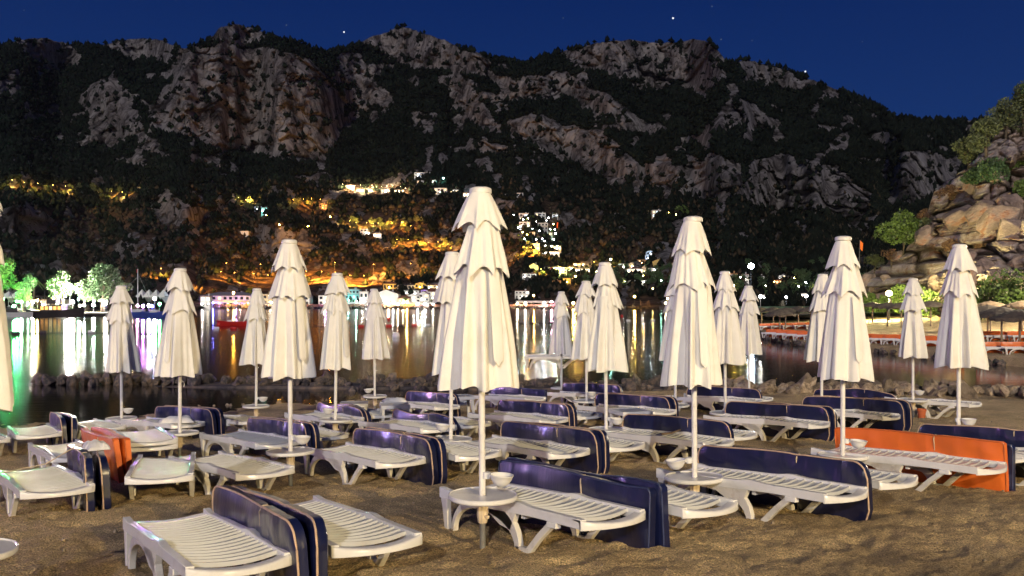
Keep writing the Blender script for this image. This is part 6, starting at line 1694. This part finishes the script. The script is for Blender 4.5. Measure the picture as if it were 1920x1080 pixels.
# terraced hotel: white blocks stepping up the slope
TB = [(982, 414, 18, 14), (1013, 412, 20, 13), (1041, 417, 11, 15), (984, 429, 20, 13), (1018, 431, 19, 14), (998, 447, 10, 12), (1027, 447, 18, 12), (1002, 469, 20, 13)]
TBL = ['top left', 'top middle', 'top right', 'second row left', 'second row right', 'third row left', 'third row right', 'bottom left']
for i, (px, vb_, w, h) in enumerate(TB):
    house(px, vb_, w, h, 'white', 'pale', 'flat', 2 if w > 12 else 3, 2 if w < 19 else 3, ['dcwd', 'wddwdd', 'dcd', 'ddwcdd', 'dddddd', 'dd', 'dwdd', 'wwwwcc'][i], 'white cubic block of the terraced hotel, ' + TBL[i] + ' one', cat='hotel block', name='hotel_block', balcony=True)
house(1032, 469, 40, 8, 'cream', 'pale', 'flat', 1, 8, 'bbbbbbbb', 'long glowing restaurant hall at the bottom of the terraced hotel', cat='hall', name='hall')
house(1032, 476, 34, 5, 'white', 'pale', 'flat', 1, 7, 'ccccccc', 'row of lit arches under the glowing hotel restaurant', cat='hall', name='hall')
rs = random.Random(9)
for k, (px, v, c) in enumerate([(963, 403, 'COOL'), (968, 410, 'SOD'), (975, 401, 'SOD'), (972, 427, 'COOL'), (981, 413, 'COOL'), (990, 409, 'WARM'), (990, 425, 'WARM'), (998, 429, 'COOL'), (1005, 416, 'WARM'), (1011, 434, 'WHITE'), (1028, 408, 'COOL'), (1024, 414, 'COOL'), (1031, 430, 'MINT'), (1037, 421, 'YEL'), (1040, 431, 'COOL'), (980, 437, 'YEL'), (988, 441, 'SOD'), (983, 449, 'MINT'), (1005, 449, 'COOL'), (1016, 449, 'COOL'), (1020, 453, 'COOL'), (1038, 449, 'MINT'), (1041, 439, 'MINT'), (1022, 462, 'WARM'), (1034, 462, 'WARM'), (1044, 462, 'WARM')]):
    p, d = hill(px, v + 4)
    lamp((p.x, p.y - 5.5, p.z), 1.6, c, 220, 0.42, CN[c] + ' garden lamp of the terraced hotel, ' + ('top terrace' if v < 408 else 'below the top blocks' if v < 420 else 'second row' if v < 435 else 'third row' if v < 452 else 'near the restaurant') + ', ' + ('left' if px < 985 else 'left of middle' if px < 1005 else 'middle' if px < 1025 else 'right') + ' part', cat='lamp', name='garden_lamp', group='garden lamps of the terraced hotel')
# red banner on the hotel edge and red flag on the green lit house
p, d = hill(1044, 428)
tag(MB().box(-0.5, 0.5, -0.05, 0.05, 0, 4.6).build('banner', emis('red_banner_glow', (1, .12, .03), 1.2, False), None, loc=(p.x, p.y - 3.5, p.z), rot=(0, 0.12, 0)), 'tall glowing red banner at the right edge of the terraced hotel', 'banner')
p, d = hill(1034, 511)
fl = empty('red_flag', (p.x, p.y - 0.35, p.z)); fw = 4.6 * d / F
MB().box(-fw/2, fw/2, -0.03, 0.03, 0.4, 0.4 + 9.5 * d / F).build('cloth', M['red'], fl)
def crescent():
    m = MB(); n = 14; v = []; 
    for k in range(n + 1):
        a = rad(-140 + 280 * k / n) + math.pi
        v.append((0.26 * math.cos(a), 0, 0.26 * math.sin(a))); v.append((0.06 + 0.205 * math.cos(a) , 0, 0.205 * math.sin(a)))
    f = [(2*k, 2*k+1, 2*k+3, 2*k+2) for k in range(n)]
    m.add(v, f)
    s = []
    for k in range(10):
        a = rad(36 * k + 180); r = 0.12 if k % 2 == 0 else 0.048; s.append((0.24 + r * math.cos(a), 0, r * math.sin(a)))
    m.add(s, [tuple(range(10))]); return m
crescent().build('crescent_and_star', WL['white'], fl, loc=(-0.1, -0.06, 0.4 + 5.0 * d / F), fix=False, scale=(1.2, 1, 1.2))
MB().tube([(0, 0.05, 0.3), (0, 0.05, 0.6 + 9.5 * d / F)], 0.05, 6).build('pole', M['metal_dark'], fl)
tag(fl, 'red flag with a white crescent and star on the long green lit house', 'flag')

# awnings and terraces with crowds of chairs at the water front, rocks below them
def awning(px, v, w, h, m_, label, d=None):
    if d is None: p, d = hill(px, v)
    else: p = Vector(((px - 960) / F * d, d, CZ - (v - HY) * d / F))
    s = d / F; W = w * s; H = h * s
    root = empty('awning', (p.x, p.y - 3.5, p.z))
    n = max(3, int(W / 3))
    m = MB()
    for k in range(n):
        a = -W/2 + W * k / n; b = a + W / n - 0.05
        m.add([(a, 0, H * .72), (b, 0, H * .72), (b, 2.6, H), (a, 2.6, H), (a, 0, H * .72 - .25), (b, 0, H * .72 - .25)], [(0,1,2,3), (4,5,1,0)])
    m.build('canvas_roof', m_, root, fix=False)
    m = MB()
    for k in range(n + 1): m.box(-W/2 + W * k / n - .05, -W/2 + W * k / n + .05, -.05, .05, -0.5, H * .72)
    m.build('posts', M['pole'], root)
    tag(root, label, 'awning')
awning(430, 575, 84, 12, M['canvas'], 'long cream awning in front of the long house with grey roofs')
awning(1003, 573, 72, 9, M['canvas'], 'long yellow lit terrace awning right of the tallest parasol')
awning(665, 574, 50, 8, M['canvas'], 'white terrace awning before the turquoise hotel')
awning(735, 574, 40, 8, M['canvas'], 'white awning behind the short lone parasol')
awning(790, 574, 52, 8, M['canvas'], 'pale awning on the waterfront left of the tallest parasol pair')
awning(510, 575, 46, 8, M['canvas'], 'bright awning behind the small pool parasol')
def marquee(px, v, w, h, label):
    p, d = hill(px, v); s = d / F; W = w * s; H = h * s; root = empty('marquee', (p.x, p.y - 1, p.z))
    n = 4; m = MB()
    for k in range(n):
        a = -W/2 + W * k / n; b = a + W / n
        m.add([(a, 0, H * .62), (b, 0, H * .62), (b, 4, H * .62), (a, 4, H * .62), ((a + b) / 2, 2, H), (a, 0, H * .55), (b, 0, H * .55)], [(0,1,4), (1,2,4), (2,3,4), (3,0,4), (5,6,1,0)])
    m.build('canvas_roof', M['canvas'], root, fix=False)
    m = MB()
    for k in range(n + 1): m.box(-W/2 + W * k / n - .04, -W/2 + W * k / n + .04, 0, .08, 0, H * .6)
    m.build('posts', M['pole'], root)
    MB().box(-W/2, W/2, 4.0, 4.15, 0, H * .6).build('back_wall', WL['white'], root)
    tag(root, label, 'marquee')
marquee(284, 577, 54, 34, 'white restaurant marquee behind the moored boats at the left')
marquee(222, 576, 40, 20, 'low bright marquee right of the big harbour trees')
marquee(20, 576, 60, 30, 'overexposed white marquee under the green lit tree')
house(178, 576, 36, 12, 'white', 'pale', 'flat', 1, 6, 'bbbbbb', 'bright low quay building under the big harbour trees', cat='kiosk', name='kiosk')
house(80, 576, 60, 16, 'cream', 'tile', 'flat', 1, 8, 'wbwbwbwb', 'lit restaurant behind the dark boat in the harbour', cat='restaurant', name='restaurant')

rs = random.Random(31)
rip = empty('shore_riprap', (0, 0, 0)); tag(rip, 'band of small rocks and terrace edge along the far waterfront', 'rocks')
for k in range(230):
    px = rs.uniform(368, 1180); i = int((px - us[0]) / (us[1] - us[0])); r = float(r0[i]) - 2.5
    s = rs.uniform(0.35, 0.8)
    link('rock', RK[rs.randrange(7)], parent=rip, loc=((px - 960) / F * r, r + rs.uniform(-.6, 2.5), rs.uniform(.1, .9)), rot=(rs.uniform(0, 6), rs.uniform(0, 6), rs.uniform(0, 6)), scale=(s * 1.4, s, s))
# quay of the harbour
tag(MB().box(-110, -64, 168, 176, -1.0, 0.72).build('quay', M['concrete'], None), kind='structure')
# deck chairs and little tables crowding the far terraces: too many and too small to count
m = MB()
for k in range(900):
    px = rs.uniform(372, 1050); i = int((px - us[0]) / (us[1] - us[0])); r = float(r0[i]) + rs.uniform(0.5, 6)
    x = (px - 960) / F * r; w = rs.uniform(.3, .6); z = 0.8 + (r - r0[i]) * 0.03
    m.box(x - w, x + w, r - .3, r + .3, z, z + rs.uniform(.4, 1.1))
tag(m.build('terrace_furniture', mat('terrace_furniture', (.28, .13, .09), rough=.8, var=.6, vscale=.6), None, fix=False), 'countless small chairs and tables crowding the far terraces', 'terrace furniture', kind='stuff')

# ------------------------------------------------------------------ trees of the town and harbour
def htree(px, vbase, hpx, wpx, lm, label, seed, n=1500, name='tree', d=None):
    p, dd_ = hill(px, vbase)
    if d: p = Vector(((px - 960) / F * d, d, 0.75)); dd_ = d
    s = dd_ / F
    return tree(name, p, hpx * s, wpx * s, M[lm], label, 'tree', seed, n=n, lsize=max(0.16, wpx * s * 0.03))
HT = [(2, 582, 112, 74, 'leaf_bright', 'tall tree lit bright green at the far left', 3200), (42, 580, 60, 44, 'leaf_bright', 'smaller tree lit green right of the tall green one', 1600), (-45, 582, 95, 70, 'leaf_bright', 'green lit tree beyond the left edge', 1200),
      (55, 577, 78, 40, 'leaf', 'dim grey green tree behind the yellow palm', 1500), (118, 577, 80, 62, 'leaf', 'broad grey green tree behind the blinding floodlight', 2600), (192, 577, 88, 86, 'leaf', 'biggest harbour tree with a double crown', 3800), (225, 577, 62, 50, 'leaf', 'right hand tree of the harbour group', 1600), (158, 577, 66, 44, 'leaf', 'tree between the floodlight and the biggest harbour tree', 1400),
      (657, 573, 16, 16, 'leaf', 'small dark spiky tree before the turquoise hotel', 700), (760, 573, 16, 14, 'leaf_bright', 'yellow lit garden tree on the waterfront', 600), (812, 573, 14, 20, 'leaf_bright', 'green garden tree beside the cold waterfront lights', 600),
      (470, 560, 22, 26, 'leaf_bright', 'dusty green tree behind the long house with grey roofs', 900)]
for i, (px, vb_, h, w, lm, lab, n) in enumerate(HT): htree(px, vb_, h, w, lm, lab, 100 + i, n, d=178 if px < 240 else None)
rs = random.Random(55)
WT = []
def wood(x0, x1, v0_, v1_, n, hh, lm, lab):
    for k, px in enumerate(sorted(rs.uniform(x0, x1) for _ in range(n))):
        v = rs.uniform(v0_, v1_); p, d = hill(px, v); s = d / F
        h = hh * rs.uniform(.7, 1.3) * s; w = h * rs.uniform(.7, 1.3)
        t = tree('tree', p, h, w, M[lm], lab + ', ' + ORD[k], 'tree', 500 + k + int(x0), n=260, lsize=max(.3, w * .07), group=lab)
wood(1090, 1290, 515, 545, 26, 17, 'leaf', 'round dark tree on the wooded slope below the hilltop villas')
wood(1150, 1280, 500, 514, 9, 13, 'leaf', 'round dark tree growing between the hilltop villas')
wood(1360, 1620, 525, 560, 34, 20, 'leaf', 'dark tree of the wooded town on the right')
wood(1380, 1600, 500, 525, 14, 16, 'leaf', 'dark tree above the wooded town on the right')
wood(970, 1100, 515, 530, 12, 11, 'leaf', 'small dark tree under the long green lit house')
wood(440, 620, 384, 398, 26, 12, 'leaf_olive', 'orange lit tree beside the road of the turquoise villa')
wood(10, 245, 352, 374, 30, 11, 'leaf_olive', 'orange lit tree along the high road on the left')
wood(630, 790, 418, 440, 32, 12, 'leaf_olive', 'orange lit tree along the road beside the white house')
wood(730, 860, 458, 476, 26, 11, 'leaf_olive', 'orange lit tree along the road above the town')
wood(640, 870, 345, 368, 14, 9, 'leaf', 'small tree in the upper hillside village')
wood(965, 1050, 405, 470, 18, 8, 'leaf_bright', 'small garden tree between the terraced hotel blocks')
wood(965, 1020, 476, 486, 8, 10, 'leaf_olive', 'orange lit tree under the terraced hotel')
wood(1245, 1290, 398, 412, 6, 13, 'leaf_bright', 'green lit tree right of the lone villa on the wooded slope')
for k, (px, v) in enumerate([(1252, 404), (1266, 408)]): 
    p, d = hill(px, v); lamp((p.x, p.y - 4, p.z), 2.0, 'YEL', 110, .4, ['left', 'right'][k] + ' garden lamp under the green lit trees beside the lone villa', cat='lamp')
def palm(px, vbase, hpx, label, seed):
    p, d = hill(px, vbase); s = d / F; h = hpx * s; root = empty('palm_tree', p); rs2 = random.Random(seed)
    MB().tube([(0, 0, -.3), (.1, 0, h * .5), (0, 0, h * .85)], [.22, .17, .15], 8).build('trunk', M['bark'], root, smooth=True)
    m = MB()
    for k in range(16):
        a = k * 2.4; el = rs2.uniform(-.2, 1.1); L_ = h * .34
        pts = []
        for q in range(6):
            t = q / 5; rr_ = L_ * t * math.cos(el * (1 - t * .3)); z = h * .85 + L_ * (math.sin(el) * t - .7 * t * t)
            pts.append((rr_ * math.cos(a), rr_ * math.sin(a), z))
        v = []
        for q, p_ in enumerate(pts):
            w = .22 * math.sin(math.pi * (q + .6) / 6.2); v += [(p_[0] - w * math.sin(a), p_[1] + w * math.cos(a), p_[2] - w * .5), p_, (p_[0] + w * math.sin(a), p_[1] - w * math.cos(a), p_[2] - w * .5)]
        f = []
        for q in range(5): f += [(q*3, q*3+1, q*3+4, q*3+3), (q*3+1, q*3+2, q*3+5, q*3+4)]
        m.add(v, f)
    m.build('fronds', M['leaf_bright'], root, fix=False)
    tag(root, label, 'palm tree')
palm(63, 578, 62, 'yellow lit palm left of the dark boat mast', 1); palm(98, 578, 52, 'yellow lit palm behind the dark boat wheelhouse', 2)

# green lawn above the far beach
m = MB(); 
tag(cloth := link('lawn', np_mesh('lawn', (lambda A, B: np.stack([A, B, 1.55 + (B - 100) * 0.012 + 0 * A], 2).reshape(-1, 3))(*np.meshgrid(np.linspace(24, 50, 12), np.linspace(92, 135, 12), indexing='ij')), grid_quads(12, 12), mat=mat('lawn_grass', (.05, .11, .03), rough=.9, var=.3))), kind='structure')

# ------------------------------------------------------------------ boats, floats, far beach objects
def hull(L_, B_, H_, m_, parent, sheer=0.35, bow=1.0):
    n = 16; v = []
    for k in range(n + 1):
        t = k / n; x = (t - .5) * L_; w = B_ / 2 * (math.sin(math.pi * min(1, .18 + t * .62 + .0)) ** .8 if t < .6 else math.cos((t - .6) / .4 * math.pi / 2) ** .7) + .02
        zt = H_ * (1 + sheer * (2 * t - .8) ** 2)
        xo = bow * H_ * .5 * max(0, t - .6) / .4
        v += [(x, 0, -.4), (x, -w * .75, .0), (x + xo, -w, zt), (x + xo, w, zt), (x, w * .75, .0)]
    f = []
    for k in range(n):
        a = k * 5; b = a + 5
        f += [(a, b, b+1, a+1), (a+1, b+1, b+2, a+2), (a+2, b+2, b+3, a+3), (a+3, b+3, b+4, a+4), (a+4, b+4, b, a)]
    f += [(0,1,2,3,4), tuple(n*5+q for q in (4,3,2,1,0))]
    return MB().add(v, f).build('hull', m_, parent, smooth=True, angle=40)
def boat_at(px, v, d, name='boat'):
    root = empty(name, ((px - 960) / F * d, d, 0.0)); return root
db = boat_at(104, 591, 165); s = 165 / F
hull(9.6, 3.0, 1.0, M['boat_dark'], db, .5)
MB().box(-2.2, 1.6, -1.1, 1.1, 1.0, 2.1).box(-3.8, 2.2, -1.25, 1.25, 2.12, 2.24).build('cabin', M['boat_dark'], db)
for k in range(5): link('window', WIN['o' if k != 2 else 'w'], parent=db, loc=(-1.8 + .75 * k, -1.13, 1.55), scale=(.5, .1, .6))
MB().box(-1.2, .4, -.8, .8, 2.26, 3.1).box(-1.4, .6, -.95, .95, 3.12, 3.2).build('wheelhouse', M['boat_dark'], db)
MB().tube([(-1.9, 0, 2.2), (-1.9, 0, 4.6)], .05, 6).tube([(.9, 0, 2.2), (.9, 0, 3.9)], .04, 6).tube([(3.8, 0, 1.4), (4.6, 0, 1.9)], .04, 6).tube([(1.2, -1.1, 1.0), (1.2, -1.1, 1.6), (4.4, -.3, 1.9)], .03, 5).tube([(-4.6, 0, 1), (-6.2, 0, 5.4)], .05, 6).build('masts', M['metal_dark'], db)
tag(db, 'dark wooden excursion boat with a glowing orange cabin at the harbour quay', 'boat')
wb = boat_at(34, 592, 163); hull(5.0, 2.0, .8, M['boat_white'], wb, .1, .3); MB().box(-1.6, .2, -.6, .6, .8, 1.5).build('cabin', M['boat_dark'], wb); MB().tube([(-.5, 0, 1.2), (-.5, 0, 3.2)], .05, 6).tube([(.1, 0, 1), (-2.2, 0, 6.0)], .045, 6).build('derrick', M['metal_dark'], wb)
tag(wb, 'low white workboat with a slanting derrick at the far left', 'boat')
sb = boat_at(262, 587, 168); hull(5.4, 1.9, .8, M['boat_blue'], sb); MB().box(-1.2, .8, -.55, .55, .8, 1.3).build('cabin', M['boat_white'], sb)
MB().tube([(-.35, 0, .8), (-.35, 0, 8.6)], [.10, .06], 8).build('mast', M['boat_white'], sb); MB().tube([(-.35, 0, 7.2), (-3.0, 0, 4.6)], .05, 6).tube([(-.35, 0, 7.8), (2.8, 0, 1.0)], .03, 5).build('rigging', M['metal_dark'], sb)
MB().box(-.55, -.3, -.02, .02, 7.9, 8.5).build('flag', M['red'], sb)
tag(sb, 'blue sailboat with a tall white mast behind the leftmost small parasol', 'boat')
bb = boat_at(292, 588, 160); hull(4.6, 1.7, .8, M['boat_blue'], bb, .5); MB().box(-.9, .5, -.5, .5, .8, 1.25).build('cabin', M['boat_white'], bb); tag(bb, 'small blue and white motorboat right of the sailboat mast', 'boat')
lb = boat_at(165, 589, 168); hull(6.0, 1.6, .45, M['boat_dark'], lb, .1); tag(lb, 'low dark barge right of the excursion boat bow', 'boat')
rb_ = boat_at(437, 609, 100); hull(3.1, 1.3, .45, M['red'], rb_, .25); MB().box(-.6, .5, -.4, .4, .42, .62).build('seats', M['boat_white'], rb_); rb_.rotation_euler = (0, 0, math.pi); tag(rb_, 'red speedboat floating left of the small pool parasol', 'boat')
def buoy(px, v, m_, kind, label, group=None):
    d = CZ * F / (v - HY); x = (px - 960) / F * d
    if kind == 'ball': me = MB().lathe([(0, -.2), (.18, -.12), (.27, .08), (.2, .28), (.06, .36), (0, .37)], 12, cap0=False, cap1=False)
    elif kind == 'cone': me = MB().lathe([(.16, -.1), (.2, .08), (.08, .3), (.05, .85), (0, .87)], 10, cap0=False, cap1=False)
    else: me = MB().tube([(-.30, 0, .05), (-.26, 0, .05), (.26, 0, .05), (.30, 0, .05)], [.06, .13, .13, .06], 8)
    o = me.build('buoy', m_, None, smooth=True, loc=(x, d, 0.03), scale=(1, 1, 1)); tag(o, label, 'buoy', group)
for px, v, c, k, lab in [(410, 611, 'red', 'ball', 'red buoy left of the red speedboat'), (405, 617, 'boat_white', 'float', 'white float under the red speedboat bow'), (438, 617, 'red', 'float', 'red float below the red speedboat'),
    (729, 599, 'red', 'ball', 'dark red ball buoy right of the short lone parasol'), (743, 633, 'boat_white', 'ball', 'pale ball buoy low right of the short lone parasol'), (1204, 601, 'boat_white', 'cone', 'white cone buoy left of the second tallest parasol'),
    (1166, 594, 'red', 'ball', 'tiny red buoy left of the white cone buoy'), (1178, 602, 'boat_white', 'float', 'white float left of the white cone buoy'), (1224, 602, 'boat_white', 'float', 'white float right of the white cone buoy')]:
    buoy(px, v, M[c], k, lab)
for px, v, c in [(650, 613, 'boat_white'), (677, 613, 'red'), (729, 612, 'red'), (752, 612, 'boat_dark'), (777, 611, 'red'), (802, 611, 'boat_white')]:
    buoy(px, v, M[c], 'float', ('white' if c == 'boat_white' else 'red' if c == 'red' else 'dark') + ' float of the rope line near the short lone parasol, ' + {650: 'leftmost', 677: 'second', 729: 'third', 752: 'fourth', 777: 'fifth', 802: 'rightmost'}[px] + ' of it', 'floats of the rope line left of the centre')
for px in (978, 997, 1015, 1032): buoy(px, 607, M['boat_dark'], 'float', {978: 'leftmost', 997: 'second', 1015: 'third', 1032: 'rightmost'}[px] + ' dark float of the rope line right of the tallest parasol', 'floats of the rope line right of the tallest parasol')
for px, v in ((30, 626), (80, 625), (172, 624)): buoy(px, v, M['boat_dark' if px < 100 else 'boat_white'], 'float', {30: 'leftmost', 80: 'middle', 172: 'rightmost'}[px] + ' float of the rope line in the harbour reflections', 'floats of the harbour rope line')
d1 = CZ * F / (612 - HY); tag(MB().tube([((px - 960) / F * d1, d1, .04) for px in range(560, 860, 30)], .02, 5).build('float_rope', M['metal_dark'], None), 'thin rope line carrying red and white floats', 'rope')
d1 = CZ * F / (625 - HY); tag(MB().tube([((px - 960) / F * d1, d1, .04) for px in range(-60, 330, 30)], .03, 5).build('float_rope', M['metal_dark'], None), 'thin rope line across the harbour reflections', 'rope')
# swing frames on the dark beach
p, d = hill(1205, 572)
sw = empty('swing_frame', p); s = d / F
MB().tube([(-4.5 * s, 0, 0), (-4.5 * s, 0, 10 * s), (1 * s, 0, 2.5 * s)], .07, 6).tube([(12 * s, 0, 0), (12 * s, 0, 10 * s), (5 * s, 0, 2.5 * s)], .07, 6).tube([(-4.5 * s, 1, 10 * s), (-2 * s, 1, 0)], .06, 6).tube([(12 * s, 1, 10 * s), (9 * s, 1, 0)], .06, 6).build('bars', mat('rusty_orange_bars', (.5, .25, .1), rough=.6), sw)  # bars coloured orange all over
tag(sw, 'pair of orange lit volleyball or swing frames on the dark beach', 'swing frame')
p, d = hill(1187, 577)
tag(MB().box(-.9, .9, -.5, .5, -.2, .35).lathe([(.3, .35), (.34, .8), (.2, 1.1), (.22, 1.35), (0, 1.5)], 10, cap1=False).build('rock_pile', M['rock'], None, loc=p), 'dark lump of rocks at the foot of the orange beach lamp', 'rocks')
# flagpole by the rocky spur
r = 100; x = (1608 - 960) / F * r; fp = empty('flagpole', (x, r, 1.6)); hz = (HY - 450) * r / F + .85
MB().tube([(0, 0, -.3), (.25, 0, hz)], .05, 6).build('pole', M['metal_dark'], fp); MB().add([(.25, 0, hz), (.62, .05, hz - .35), (.55, .1, hz - 1.2), (.23, 0, hz - .9)], [(0,1,2,3)]).build('flag', M['orange'], fp)
tag(fp, 'leaning flagpole with a small orange flag left of the rocky spur', 'flagpole')
# stars
STARS = [(645, 60, 1.2, 'bright star above the second mountain peak'), (1262, 34, 1.5, 'brightest star right of the sky centre'), (1510, 134, 1.4, 'star touching the right mountain slope'), (537, 47, .5, 'faint bluish star right of the first peak'), (1335, 12, .5, 'faint star near the top edge'), (1866, 215, .8, 'bluish star beside the cliff trees'),
         (1056, 34, .45, 'faint star between the two middle peaks'), (1352, 74, .4, 'very faint star above the right peak'), (1410, 76, .4, 'very faint star right of the right peak'), (1617, 78, .35, 'faint star over the right slope'), (45, 19, .35, 'faint star at the top left')]
bme = ball_mesh(emis('starlight', (.9, .95, 1.0), 1.3, False)); bmf = ball_mesh(emis('faint_starlight', (.7, .85, 1.0), .28, False))
for px, v, k, lab in STARS:
    d = 9000.0; o = link('star', bme if k > 1 else bmf, loc=((px - 960) / F * d, d, CZ + (HY - v) * d / F), scale=(7 * max(k, .8),) * 3); tag(o, lab, 'star')

# ------------------------------------------------------------------ night haze over the bay
hz_m = bpy.data.materials.new('night_haze'); hz_m.use_nodes = True
ht = hz_m.node_tree
for n_ in list(ht.nodes): ht.nodes.remove(n_)
pv = ht.nodes.new('ShaderNodeVolumePrincipled'); ho = ht.nodes.new('ShaderNodeOutputMaterial')
pv.inputs['Color'].default_value = (0.8, 0.8, 0.82, 1); pv.inputs['Density'].default_value = 0.00003; pv.inputs['Anisotropy'].default_value = 0.55
ht.links.new(pv.outputs[0], ho.inputs['Volume'])


tag(MB().box(-3600, 3600, -120, 4200, -3.0, 1300.0).build('haze', hz_m, None), kind='stuff')
